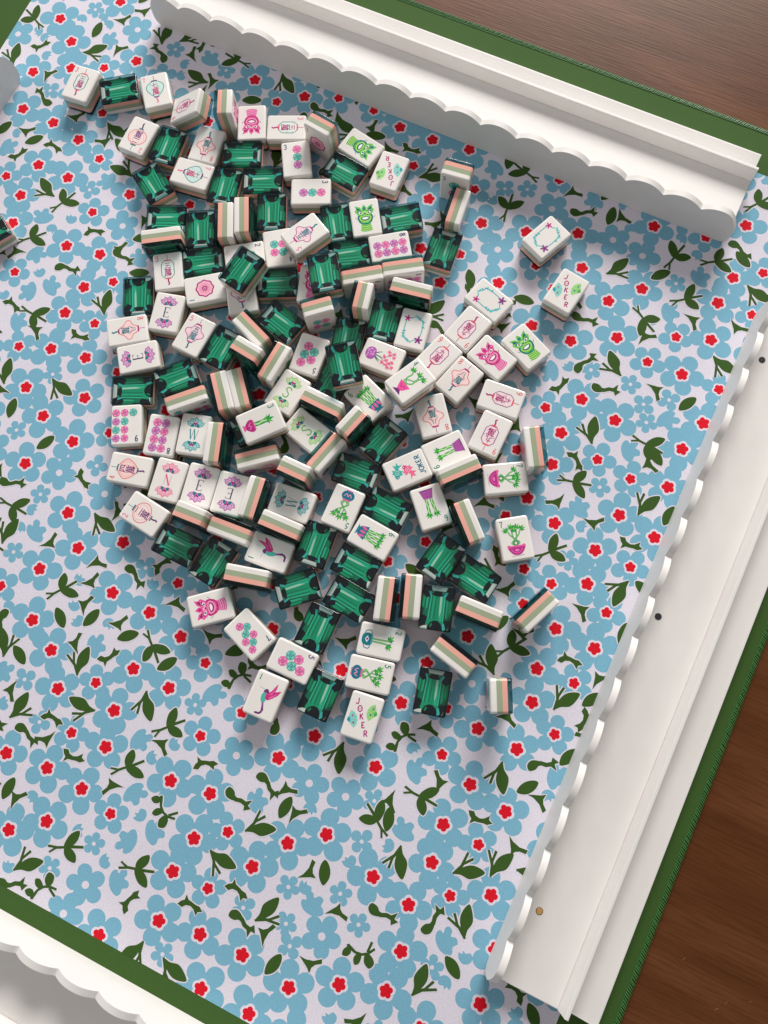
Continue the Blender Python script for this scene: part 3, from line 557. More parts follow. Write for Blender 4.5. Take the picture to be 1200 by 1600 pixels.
# overlapping motifs of one colour get ink layers of their own, a few micrometres apart
REACH = {'R': 17.5, 'r': 14, 'W': 14, 'w': 8.5, 'H': 9.5, 'o': 6, 'a': 9, 'b': 12, 'c': 9, 'd': 12, 'e': 14, 'f': 13, 'g': 11}
LEVEL = []
for i, (k, x, y, ang) in enumerate(FLOW):
    used = set()
    for j in range(i):
        q = FLOW[j]
        if (q[0] in 'RrWwHo') == (k in 'RrWwHo') and (q[1]-x)**2 + (q[2]-y)**2 < (REACH[k] + REACH[q[0]])**2: used.add(LEVEL[j])
    n = 0
    while n in used: n += 1
    LEVEL.append(n)
for idx, (k, x, y, ang) in enumerate(FLOW):
    a = math.radians(ang); ca, sa = math.cos(a), math.sin(a)
    lv = LEVEL[idx]; z = 0.006 + lv * 0.004
    put = lambda pts: clip_rect([(x + p[0]*ca - p[1]*sa, y + p[0]*sa + p[1]*ca) for p in pts])
    def lay(g, pts, z, m):
        q = put(pts)
        if len(q) > 2: g.face([(u, v, z) for u, v in q], m)
    if k in 'Rr':
        R = (16.3 if k == 'R' else 12.9) * frng.uniform(.96, 1.05)
        lay(lay_blue, petals(R, 5, .628, .3705, 0, frng), z, M['mat_blue'])
        S = 4.35 if k == 'R' else 3.6
        lay(lay_ring, petals(S*1.40, 5, .5, .5, .6, frng, .02), .052 + lv*.0006, M['mat_white'])
        lay(lay_red, petals(S*1.06, 5, .56, .41, .6, frng, .03), .060 + lv*.0006, M['mat_red'])
    elif k == 'W':
        lay(lay_blue, petals(13.2, 5, .62, .38, 0, frng), z, M['mat_blue'])
        lay(lay_ring, [(2.5*math.cos(t*.4), 2.5*math.sin(t*.4)) for t in range(16)][:16], .052 + lv*.0006, M['mat_white'])
    elif k == 'w':
        lay(lay_blue, petals(7.8, 5 if idx % 3 else 4, .63, .36 if idx % 3 else .44, 0, frng), z, M['mat_blue'])
        lay(lay_ring, [(1.35*math.cos(t*.4), 1.35*math.sin(t*.4)) for t in range(16)], .052 + lv*.0006, M['mat_white'])
    elif k == 'H':
        lay(lay_blue, HEART, z, M['mat_blue'])
    elif k == 'o':
        lay(lay_blue, TULIP, z, M['mat_blue'])
    else:
        for j, p in enumerate(LEAFP[k]):
            sx = 1 if idx % 2 else -1
            lay(lay_leaf, [(q[0], q[1]*sx) for q in p][::sx], .092 + lv*.004 + j*.0008, M['mat_leaf'])
            pp = [(q[0], q[1]*sx) for q in p][::sx]; n_ = len(pp); halo = []
            for i_ in range(n_):                      # the pale outline the print leaves round each green piece
                a_, c_ = pp[i_-1], pp[(i_+1) % n_]; dx, dy = c_[0]-a_[0], c_[1]-a_[1]; l_ = math.hypot(dx, dy) or 1
                halo.append((pp[i_][0] + dy/l_*.75*sgn(pp), pp[i_][1] - dx/l_*.75*sgn(pp)))
            lay(lay_ring, halo, .068 + lv*.002 + j*.0004, M['mat_white'])
for nm, g in (('printed_blue_petals', lay_blue), ('printed_pale_rings', lay_ring), ('printed_red_centres', lay_red), ('printed_green_leaves', lay_leaf)):
    link(nm, g.mesh(nm), play_mat, kind='stuff')

# overlocked hem: one slanted thread after another round the edge
g = MB()
def tube(g, pts, r, m, n=6):
    rings = []
    for i, p in enumerate(pts):
        a = Vector(pts[max(0, i-1)]); c = Vector(pts[min(len(pts)-1, i+1)])
        t = (c-a).normalized(); u = t.cross(Vector((0, 0, 1)))
        if u.length < 1e-4: u = t.cross(Vector((1, 0, 0)))
        u.normalize(); w = t.cross(u)
        rings.append([tuple(Vector(p) + (u*math.cos(2*math.pi*j/n) + w*math.sin(2*math.pi*j/n))*r) for j in range(n)])
    base = [q for rg in rings for q in rg]
    fs = [(i*n+j, i*n+(j+1) % n, (i+1)*n+(j+1) % n, (i+1)*n+j) for i in range(len(rings)-1) for j in range(n)]
    fs += [tuple(range(n))[::-1], tuple((len(rings)-1)*n + j for j in range(n))]
    g.faces(base, fs, m)
def stitch_run(p0, p1, inward, step=1.6):
    d = Vector(p1) - Vector(p0); n = int(d.length/step); d.normalize(); w = Vector(inward)
    for i in range(n):
        c = Vector(p0) + d*(i*step + frng.uniform(-.25, .25)); s = frng.uniform(.9, 1.1)
        a = c + w*2.7*s + Vector((0, 0, -.02)); e = c + d*1.9
        tube(g, [tuple(a), tuple(a*.5+e*.5 + w*-.3 + Vector((0, 0, .42))), tuple(e - w*.35 + Vector((0, 0, -.25))), tuple(e - w*.6 + Vector((0, 0, -1.9)))], .55*s, M['thread'], 5)
    tube(g, [tuple(Vector(p0) + w*2.9 + Vector((0, 0, .05))), tuple(Vector(p1) + w*2.9 + Vector((0, 0, .05)))], .35, M['thread'], 5)
stitch_run((MX0+12, MY1, 0), (MX1-12, MY1, 0), (0, -1, 0))
stitch_run((MX1, MY1-12, 0), (MX1, MY0+12, 0), (-1, 0, 0))
link('stitched_hem', g.mesh('stitched_hem', 60), play_mat, kind='stuff')

# ------------------------------------------------------------------ racks
PITCH, NSC = 28.4, 17
RL = PITCH*NSC
def wall_outline():
    pts = []
    k = 20
    def top(x):
        s = (x/PITCH) % 1.0; i = int(x//PITCH)
        q = 2*s - 1
        R = 19.5; z = 25.3 + math.sqrt(max(0, R*R - (q*14.2)**2)) - math.sqrt(R*R - 14.2**2)
        if (i == 0 and q < 0) or (i >= NSC-1 and (q > 0 or x >= RL)):
            z = 31.4 - 15.0*abs(q if x < RL else 1)**2.6
        return z
    n = NSC*k
    for i in range(n + 1):
        x = RL*i/n
        if i == n: z = 31.4-15.0
        elif i == 0: z = 31.4-15.0
        else: z = top(x + 1e-6)
        if 0 < i < n and i % k == 0:
            pts.append((x-.35, z+.55)); pts.append((x, z+.15)); pts.append((x+.35, z+.55))
        else: pts.append((x, z))
    pts += [(RL, 7.5), (RL-.9, 3.6), (RL-3.2, .8), (RL-6, 0), (6, 0), (3.2, .8), (.9, 3.6), (0, 7.5)]
    return pts
def make_rack_meshes():
    g = MB(); out = wall_outline(); n = len(out)
    front = [(x, 0, z) for x, z in out]; back = [(x, 4.3, z) for x, z in out]
    # front and back as strips from the base line so every face stays convex
    g.face(front[::-1], M['lacquer']); g.face(back, M['lacquer'])
    g.faces(front + back, [(i, (i+1) % n, n+(i+1) % n, n+i) for i in range(n)], M['lacquer'])
    wall = g.mesh('scalloped_wall', 28)
    g = MB(); g.box(2, 4.32, 0.01, RL-2, 46.3, 11.4, M['lacquer']); tray = g.mesh('tray')
    g = MB()
    sec = [(46.32, .01), (46.32, 11.0), (49.1, 20.6), (51.5, 20.6), (51.5, .01)]
    A = [(2, y, z) for y, z in sec]; Bq = [(RL-2, y, z) for y, z in sec]; k = len(sec)
    g.face(A, M['lacquer']); g.face(Bq[::-1], M['lacquer'])
    g.faces(A + Bq, [(i, k+i, k+(i+1) % k, (i+1) % k) for i in range(k)], M['lacquer'])
    lip = g.mesh('back_lip')
    g = MB()
    sec = [(51.52, .01), (51.52, 5.0), (71.6, 8.2), (72.8, 8.2), (72.8, .01)]
    A = [(2.2, y, z) for y, z in sec]; Bq = [(RL-2.2, y, z) for y, z in sec]
    g.face(A, M['lacquer']); g.face(Bq[::-1], M['lacquer'])
    g.faces(A + Bq, [(i, k+i, k+(i+1) % k, (i+1) % k) for i in range(k)], M['lacquer'])
    ledge = g.mesh('outer_ledge')
    g = MB()
    for nm, mt in (('x', M['magnet']),):
        c = [(2.3*math.cos(2*math.pi*i/20), 2.3*math.sin(2*math.pi*i/20)) for i in range(20)]
        lofted(g, [(0, c), (.25, [(a*.97, b_*.97) for a, b_ in c])], mt, cap1=mt)
    mag = g.mesh('magnet')
    g = MB()
    c = [(2.3*math.cos(2*math.pi*i/20), 2.3*math.sin(2*math.pi*i/20)) for i in range(20)]
    lofted(g, [(0, c), (.05, c)], M['magnet'], cap1=M['magnet'])
    lofted(g, [(.05, [(a*.86, b_*.86) for a, b_ in c]), (.35, [(a*.8, b_*.8) for a, b_ in c])], M['brass'], cap1=M['brass'])
    br = g.mesh('brass_screw')
    g = MB(); lofted(g, [(0, c), (.12, [(a*.95, b_*.95) for a, b_ in c])], M['lacquer'], cap1=M['lacquer']); wt = g.mesh('painted_plug')
    return wall, tray, lip, ledge, mag, br, wt
RM = make_rack_meshes()
def rack(origin, ang, label, plugs):
    r = bpy.data.objects.new('tile_rack', None); COL.objects.link(r)
    r.empty_display_size = .05
    r.location = (origin[0]*MM, origin[1]*MM, .16*MM); r.rotation_euler = (0, 0, math.radians(ang))
    r['label'] = label; r['category'] = 'tile rack'; r['group'] = 'white scalloped racks round the mat'
    for nm, me, bw in (('scalloped_wall', RM[0], .7), ('tray', RM[1], .6), ('back_lip', RM[2], .5), ('outer_ledge', RM[3], .5)):
        bevel(link(nm, me, r), bw)
    for kind, x, y in plugs:
        o = link({'m': 'magnet', 's': 'brass_screw', 'p': 'painted_plug'}[kind], {'m': RM[4], 's': RM[5], 'p': RM[6]}[kind], r)
        o.location = (x*MM, y*MM, 11.42*MM)
# local x runs along the rack, local y from the scalloped wall outwards
rack((-402.3, 366.0), 0, 'white scalloped rack along the far edge of the mat, by the bare table', [('p', 45, 15.9)])
rack((119.6, 323.8), -90, 'white scalloped rack with brass screw and dark magnets along the right edge', [('s', 434.6, 14.8), ('m', 234.9, 14.1), ('m', 38.7, 13.6)])
rack((80.5, -265.7), 180, 'white scalloped rack on the green border at the lower left corner', [])
rack((-480.6, -204.0), 90, 'pale rack end poking in at the left edge of the picture', [])

# ------------------------------------------------------------------ tile blanks
TW, TL, TH = 21.88, 30.0, 14.24
def layer(name, slices, mat, cap0=None, cap1=None, smooth=38):
    g = MB()
    lofted(g, [(z, rrect(TW-2*i, TL-2*i, max(.4, 2.0-i), 6)) for z, i in slices], mat, cap0, cap1)
    return g.mesh(name, smooth)
zf, zw, zs, zp = TH/2, TH/2-4.2, TH/2-7.9, TH/2-11.15
arc = [(1.5*math.sin(a*math.pi/12), 1.5*math.cos(a*math.pi/12)) for a in range(7)]    # (rise, inset complement)
WHITE = layer('white_layer', [(zw, 0)] + [(zf-1.5+r, 1.5-c) for r, c in arc], M['white'], None, M['white'])
SAGE = layer('sage_layer', [(zs, 0), (zw, 0)], M['sage'])
PINK = layer('pink_layer', [(zp, 0), (zs, 0)], M['pink'], M['pink'])
g = MB()
arc2 = [(.8*math.sin(a*math.pi/8), .8*math.cos(a*math.pi/8)) for a in range(5)]
lofted(g, [(-zf+.8-r, rrect(TW-.1-2*(.8-c), TL-.1-2*(.8-c), 2.0-(.8-c), 6)) for r, c in arc2[::-1]] + [(zp, rrect(TW-.1, TL-.1, 2, 6))], M['gem_side'], M['gem_top'])
GEM = g.mesh('gem_layer', 38)

# the printed emerald that lies under the clear acrylic back
def gem_print():
    g = MB(); cnt = [0]
    hw, hl = TW/2-.1, TL/2-.1
    def P(pts, c):
        cnt[0] += 1
        g.face([(-u*hw, v*hl, zp-.03-cnt[0]*.004) for u, v in pts], ink(*c))
    full = [(-u/(TW/2)*1.0, v/(TL/2)*1.0) for u, v in rrect(TW, TL, 1.6, 5)]
    P(full[::-1], (1, 18, 28))
    # long side facets, right then left
    P([(.99,.58),(.99,-.60),(.66,-.66),(.47,-.52),(.44,.44),(.72,.60)], (0, 78, 54))
    P([(.97,.40),(.97,-.20),(.66,-.40),(.48,-.26),(.46,.38),(.7,.5)], (0, 106, 72))
    P([(.86,.36),(.86,-.10),(.74,-.22),(.70,.34)], (4, 134, 88))
    P([(.66,.42),(.66,-.40),(.58,-.46),(.54,.40)], (18, 148, 112))
    P([(-.99,.60),(-.99,-.40),(-.74,-.40),(-.53,-.42),(-.52,.52),(-.72,.64)], (0, 112, 78))
    P([(-.95,.46),(-.95,-.08),(-.82,-.04),(-.78,.48)], (6, 152, 106))
    P([(-.70,.56),(-.70,-.1),(-.60,-.02),(-.57,.5)], (34, 172, 132))
    P([(-.99,.06),(-.99,-.42),(-.84,-.42),(-.80,-.08)], (2, 50, 48))
    # dark corners
    P([(.99,.99),(.52,.99),(.60,.66),(.44,.46),(.74,.34),(.99,.58)], (1, 10, 24))
    P([(.90,.80),(.74,.70),(.62,.60),(.78,.74)], (24, 60, 72))
    P([(-.99,.99),(-.46,.99),(-.52,.68),(-.47,.5),(-.74,.42),(-.99,.62)], (1, 10, 24))
    P([(-.88,.84),(-.66,.72),(-.62,.66),(-.84,.78)], (24, 60, 72))
    P([(-.99,-.34),(-.72,-.36),(-.50,-.46),(-.5,-.80),(-.62,-.99),(-.99,-.99)], (1, 10, 24))
    P([(.99,-.44),(.68,-.50),(.47,-.58),(.56,-.99),(.99,-.99)], (1, 16, 28))
    P([(.84,-.74),(.80,-.94),(.76,-.93)], (160, 150, 120))
    # table with streaks
    tab = [(.43,.57),(-.47,.57),(-.52,-.42),(-.60,-.74),(-.48,-.88),(-.34,-.66),(-.10,-.555),(.14,-.56),(.32,-.66),(.47,-.92),(.62,-.94),(.59,-.78),(.46,-.56)]
    P(tab, (8, 154, 112))
    P([(.31,.55),(.16,.55),(.2,-.52),(.34,-.56)], (40, 178, 142))
    P([(-.04,.55),(-.16,.55),(-.2,-.46),(-.06,-.52)], (0, 126, 90))
    P([(-.31,.55),(-.38,.55),(-.43,-.5),(-.33,-.5)], (0, 118, 84))
    P([(.07,.55),(.0,.55),(.02,-.52),(.10,-.52)], (2, 136, 98))
    P([(-.20,.55),(-.26,.55),(-.30,-.46),(-.23,-.48)], (26, 170, 130))
    P([(-.42,.56),(-.47,.56),(-.52,-.44),(-.46,-.52)], (60, 190, 158))
    P([(.25,.53),(.12,.53),(.15,-.10),(.19,-.40),(.27,-.14)], (168, 206, 186))
    P([(.44,.57),(.39,.57),(.42,-.56),(.47,-.58)], (70, 200, 172))
    # dark culet shape, end block, corner glints and the two white patches of the printed stone
    P([(-.02,-.555),(.34,-.66),(.53,-.94),(.44,-.99),(-.44,-.99),(-.38,-.84),(-.22,-.64)], (1, 9, 20))
    P([(-.26,-.68),(-.16,-.72),(-.26,-.88),(-.34,-.84)], (12, 132, 92))
    P([(.38,.78),(.36,.60),(.1,.535),(-.2,.535),(-.44,.60),(-.44,.78)], (3, 18, 28))
    P([(.36,.76),(.18,.76),(.24,.64),(.34,.61)], (10, 124, 84))
    P([(-.26,.76),(-.42,.76),(-.42,.64),(-.32,.66)], (14, 130, 94))
    P([(.60,.74),(.42,.75),(.29,.53),(.43,.50)], (58, 176, 168))
    P([(-.62,.72),(-.47,.75),(-.40,.55),(-.49,.49)], (58, 168, 160))
    P([(.66,-.88),(.52,-.99),(.47,-.94),(.44,-.70),(.53,-.62)], (60, 178, 170))
    P([(.53,.965),(.43,.77),(-.40,.77),(-.50,.965)], (188, 190, 186))
    P([(.47,.93),(.40,.80),(-.36,.80),(-.42,.82),(-.40,.86),(.36,.86),(.41,.93)], (208, 208, 202))
    P([(-.46,-.985),(-.50,-.80),(-.70,-.83),(-.97,-.93),(-.93,-.985)], (226, 220, 214))
    return g.mesh('gem_print')
GEMP = gem_print()

# ------------------------------------------------------------------ tile face prints
TXT = {}
def glyph(ch):
    if ch not in TXT:
        cu = bpy.data.curves.new('glyph', 'FONT'); cu.body = ch; cu.size = 1.0; cu.resolution_u = 3; cu.offset = 0.012
        o = bpy.data.objects.new('glyph', cu); COL.objects.link(o)
        bpy.context.view_layer.update()
        me = bpy.data.meshes.new_from_object(o.evaluated_get(bpy.context.evaluated_depsgraph_get()))
        vs = [(v.co.x, v.co.y) for v in me.vertices]; fs = [tuple(p.vertices) for p in me.polygons]
        bpy.data.objects.remove(o); bpy.data.curves.remove(cu); bpy.data.meshes.remove(me)
        if vs:
            x0 = min(v[0] for v in vs); x1 = max(v[0] for v in vs); y0 = min(v[1] for v in vs); y1 = max(v[1] for v in vs)
            s = max(x1-x0, y1-y0, 1e-4)
            vs = [((v[0]-(x0+x1)/2)/s, (v[1]-(y0+y1)/2)/s) for v in vs]
        TXT[ch] = (vs, fs)
    return TXT[ch]

DIG = {
 '1': [[(.3, 0), (.3, 1)]],
 '2': [spline([(.06, .78), (.14, .95), (.33, 1), (.52, .88), (.52, .68), (.33, .36), (.04, .03)]), spline([(.04, .04), (.22, .08), (.42, 0), (.58, .06), (.62, .2)])],
 '3': [spline([(.06, .86), (.24, 1), (.48, .92), (.5, .7), (.26, .54)]), spline([(.26, .54), (.52, .46), (.56, .2), (.35, 0), (.12, .02), (.03, .18)])],
 '4': [[(.45, 0), (.45, 1)], [(.44, .98), (.02, .3), (.64, .3)]],
 '5': [[(.55, 1), (.15, .96)], [(.15, .97), (.1, .54)], spline([(.1, .54), (.3, .64), (.54, .5), (.54, .2), (.3, 0), (.08, .05), (.03, .2)])],
 '6': [spline([(.5, .92), (.3, .99), (.1, .7), (.05, .35), (.15, .05), (.35, 0), (.55, .15), (.55, .4), (.35, .55), (.1, .4)])],
 '7': [[(.04, .84), (.06, .97), (.58, .97)], spline([(.57, .97), (.36, .55), (.26, 0)])],
 '8': [spline([(.3, .54), (.08, .7), (.1, .92), (.3, 1), (.5, .92), (.52, .7), (.3, .54), (.06, .34), (.06, .1), (.3, 0), (.55, .1), (.55, .34), (.3, .54)])],
 '9': [spline([(.1, .08), (.3, .01), (.5, .3), (.55, .65), (.45, .95), (.25, 1), (.05, .85), (.05, .6), (.25, .45), (.5, .6)])],
}
class Pr(MB):
    def __init__(s): super().__init__(); s.k = 0
    def z(s): s.k += 1; return zf + .015 + s.k*.0012
    def poly(s, pts, c): z = s.z(); s.face([(x, y, z) for x, y in pts], ink(*c))
    def ell(s, x, y, rx, ry, c, n=22, rot=0):
        ca, sa = math.cos(rot), math.sin(rot)
        s.poly([(x + rx*math.cos(t)*ca - ry*math.sin(t)*sa, y + rx*math.cos(t)*sa + ry*math.sin(t)*ca) for t in [2*math.pi*i/n for i in range(n)]], c)
    def stroke(s, pts, w, c, closed=False, taper=False):
        z = s.z(); k = len(pts); L, R = [], []
        for i, p in enumerate(pts):
            a = pts[(i-1) % k] if closed or i > 0 else pts[i]; b_ = pts[(i+1) % k] if closed or i < k-1 else pts[i]
            dx, dy = b_[0]-a[0], b_[1]-a[1]; l = math.hypot(dx, dy) or 1
            ww = w*.5*((1-.75*i/(k-1)) if taper else 1)
            L.append((p[0]-dy/l*ww, p[1]+dx/l*ww, z)); R.append((p[0]+dy/l*ww, p[1]-dx/l*ww, z))
        n = k if closed else k-1
        s.faces(R + L, [(i, (i+1) % k, k+(i+1) % k, k+i) for i in range(n)], ink(*c))
    def text(s, ch, x, y, size, c, sx=1.0, rot=0):
        vs, fs = glyph(ch); z = s.z(); ca, sa = math.cos(rot), math.sin(rot)
        if vs: s.faces([(x + (v[0]*sx*ca - v[1]*sa)*size, y + (v[0]*sx*sa + v[1]*ca)*size, z) for v in vs], fs, ink(*c))
    def digit(s, d, c, x=-8.6, y=8.6, h=3.9):
        for st in DIG[d]: s.stroke([(x + p[0]*h*.8, y + p[1]*h) for p in st], .58 if d != '1' else .66, c)

CORAL, ROSE, PINKC, MAG, PURP = (226, 104, 112), (230, 120, 150), (232, 98, 160), (176, 34, 118), (118, 48, 120)
TEAL, DTEAL, GRN, LIME, NAVY = (78, 182, 168), (26, 122, 136), (34, 152, 66), (150, 206, 92), (58, 66, 112)
NUM = {'2': '二', '3': '三', '4': '四', '5': '五', '7': '七', '8': '八', '9': '九'}
LANT = {  # outline colour, fill, text colour, cap colour, tassel colour, digit colour, shape
 '2': (CORAL, (244, 226, 222), PURP, DTEAL, PURP, ROSE, 'round'), '3': ((60, 120, 116), (226, 236, 230), MAG, CORAL, MAG, ROSE, 'long'),
 '4': (CORAL, (248, 214, 208), PURP, DTEAL, PURP, CORAL, 'egg'), '5': ((178, 70, 140), (246, 214, 222), DTEAL, MAG, DTEAL, ROSE, 'curvy'),
 '7': ((46, 146, 138), (206, 232, 226), (206, 40, 116), PURP, ROSE, ROSE, 'onion'), '8': (CORAL, (248, 218, 216), DTEAL, MAG, DTEAL, CORAL, 'curvy'),
 '9': ((140, 52, 130), (242, 222, 224), MAG, (232, 84, 96), MAG, CORAL, 'long')}
def d_char(n):
    p = Pr(); oc, fc, tc_, cc, ts, dc, sh = LANT[n]
    if sh == 'round': o = [(6.4*math.cos(t), 1.2+5.8*math.sin(t)) for t in [2*math.pi*i/30 for i in range(30)]]
    elif sh == 'long': o = [(-2.2, 7.6), (2.2, 7.6), (4.1, 5.2), (4.1, -2.8), (2.2, -5.2), (-2.2, -5.2), (-4.1, -2.8), (-4.1, 5.2)]
    elif sh == 'egg': o = spline([(-1.4, 7.6), (1.4, 7.6), (5.9, 3.6), (6.1, .8), (4.2, -2.6), (1.2, -5.4), (-1.2, -5.4), (-4.2, -2.6), (-6.1, .8), (-5.9, 3.6)], 4, True)
    elif sh == 'onion': o = spline([(-2, 7.2), (2, 7.2), (5.6, 4.2), (5.8, 1), (3.8, -2.6), (.8, -5.4), (-.8, -5.4), (-3.8, -2.6), (-5.8, 1), (-5.6, 4.2)], 4, True)
    else: o = spline([(-1.8, 7.2), (1.8, 7.2), (3.2, 4.2), (6, 2.6), (6.2, .2), (3.4, -2.2), (1.6, -5.2), (-1.6, -5.2), (-3.4, -2.2), (-6.2, .2), (-6, 2.6), (-3.2, 4.2)], 4, True)
    p.poly(o[::-1] if sh in ('long', 'egg', 'onion', 'curvy') else o, fc); p.stroke(o, .5, oc, True)
    rr = random.Random(ord(n))
    if sh in ('round', 'egg'):
        for q in (-3.6, -1.8, 1.8, 3.6): p.stroke(spline([(q*.5, 6.3), (q*1.25, 3.4), (q*1.3, .6), (q*.6, -3.6)]), .16, oc)
    else:
        for _ in range(14):
            x, y = rr.uniform(-3.4, 3.4), rr.uniform(-2.6, 5.2); a = rr.uniform(0, 6)
            p.stroke(spline([(x, y), (x+.7*math.cos(a), y+.7*math.sin(a)), (x+1.1*math.cos(a+.8), y+1.1*math.sin(a+.8))], 3), .16, oc)
    p.stroke([(0, 7.6), (0, 12.2)], .34, cc if sh != 'long' else MAG)
    p.poly([(-2, 7.3), (2, 7.3), (2, 8.3), (-2, 8.3)], cc); p.poly([(-1.7, -6.1), (1.7, -6.1), (1.7, -5.2), (-1.7, -5.2)], cc)
    p.stroke(spline([(0, -6), (0, -7.8), (.5, -9.2), (-.2, -10.4)]), .95, ts)
    p.text(NUM[n], 0, 4.0, 4.6, tc_, .9); p.text('萬', 0, -1.3, 6.0, tc_, .86)
    p.v = [(v[0]*1.14, v[1]*1.08, v[2]) for v in p.v]
    p.digit(n, dc); return p
def dot(p, x, y, r, kind):
    oc, fc, hc, cc = {'p': ((196, 62, 132), (238, 128, 184), (248, 176, 210), (172, 26, 104)), 't': ((30, 116, 126), (104, 200, 182), (160, 224, 208), (18, 112, 138)),
                      'v': ((150, 56, 130), (212, 130, 196), (232, 172, 218), (132, 30, 104))}[kind]
    def scal(R, k): return [(x + R*(1+k*math.cos(8*t))*math.cos(t), y + R*(1+k*math.cos(8*t))*math.sin(t)) for t in [2*math.pi*i/48 for i in range(48)]]
    p.poly(scal(r, .045), oc); p.poly(scal(r*.92, .05), fc)
    for i in range(8):
        a = math.pi/8 + i*math.pi/4; p.ell(x+r*.66*math.cos(a), y+r*.66*math.sin(a), r*.16, r*.1, hc if i % 2 else oc, 8, a+1.57)
    p.ell(x, y, r*.40, r*.40, cc, 16); p.ell(x, y, r*.26, r*.26, hc, 12); p.ell(x, y, r*.16, r*.16, cc, 10)
def d_dots(n):
    p = Pr()
    if n == '1':
        scal = lambda R, k: [(R*(1+k*math.cos(8*t))*math.cos(t), R*(1+k*math.cos(8*t))*math.sin(t)) for t in [2*math.pi*i/56 for i in range(56)]]
        p.poly(scal(6.7, .05), MAG); p.poly(scal(5.7, .05), (246, 184, 204)); p.poly(scal(4.4, .03), (240, 164, 190))
        for i in range(12):
            a = i*math.pi/6; p.poly([(1.2*math.cos(a-.2), 1.2*math.sin(a-.2)), (3.2*math.cos(a), 3.2*math.sin(a)), (1.2*math.cos(a+.2), 1.2*math.sin(a+.2))], MAG)
        p.ell(0, 0, 1.9, 1.9, MAG); p.ell(0, 0, 1.1, 1.1, (244, 180, 200)); p.ell(0, 0, .6, .6, MAG)
    else:
        pos = {'2': [(.4, 4.6, 't'), (.4, -4.8, 'p')], '3': [(.9, 7.9, 'p'), (.9, 1.3, 't'), (.9, -5.4, 'v')],
               '4': [(-2.6, 4, 't'), (3.6, 3.4, 'p'), (-3.2, -2.6, 'p'), (3, -3.2, 't')],
               '5': [(3.8, 7.4, 'p'), (-2.6, 3.6, 'p'), (3.3, .9, 't'), (-2.9, -2.6, 't'), (2.6, -5.8, 'p')],
               '6': [(-2.6, 6.2, 'p'), (3.4, 6.2, 't'), (-2.6, 0, 'p'), (3.4, 0, 't'), (-2.6, -6.2, 'p'), (3.4, -6.2, 't')],
               '7': [(5, 9, 'p'), (1.4, 5.6, 't'), (5, 2.2, 'p'), (-2.2, 2.0, 'p'), (1.6, -1.6, 't'), (-2.4, -4.8, 't'), (1.2, -8.2, 'p')],
               '8': [(x, y, 'pv'[(i+j) % 2]) for i, x in enumerate((-1.8, 4.4)) for j, y in enumerate((9.6, 3.4, -2.8, -9))],
               '9': [(1, 9.8, 'p'), (7.2, 9.8, 'v'), (1, 3.6, 'p'), (7.2, 3.6, 't'), (1, -2.6, 't'), (7.2, -2.6, 'v'), (1, -9, 'p'), (7.2, -9, 'p'), (-5.2, -9, 't')]}[n]
        r = {'2': 4.1, '3': 3.25, '4': 3.1, '5': 3.2, '6': 3.0, '7': 2.6, '8': 3.0, '9': 2.75}[n]
        for x, y, k in pos: dot(p, x, y, r, k)
    p.digit(n, NAVY if n != '1' else DTEAL); return p
def sprig(p, x, y, a0, n, ln, cols, spread=2.2):
    for i in range(n):
        a = a0 + (i/(n-1)-.5)*spread; l = ln*(1-.18*abs(i-(n-1)/2)); c = cols[i % len(cols)]
        ux, uy = math.cos(a), math.sin(a)
        p.poly([(x, y), (x+ux*l*.45+uy*l*.17, y+uy*l*.45-ux*l*.17), (x+ux*l, y+uy*l), (x+ux*l*.45-uy*l*.17, y+uy*l*.45+ux*l*.17)], c)
GR = [(40, 164, 62), (20, 136, 84), (96, 190, 60)]
def stalk(p, pts, w=1.0, c=GRN):
    q = spline(pts, 6); p.stroke(q, w, c); p.stroke(q, w*.36, (150, 214, 120))
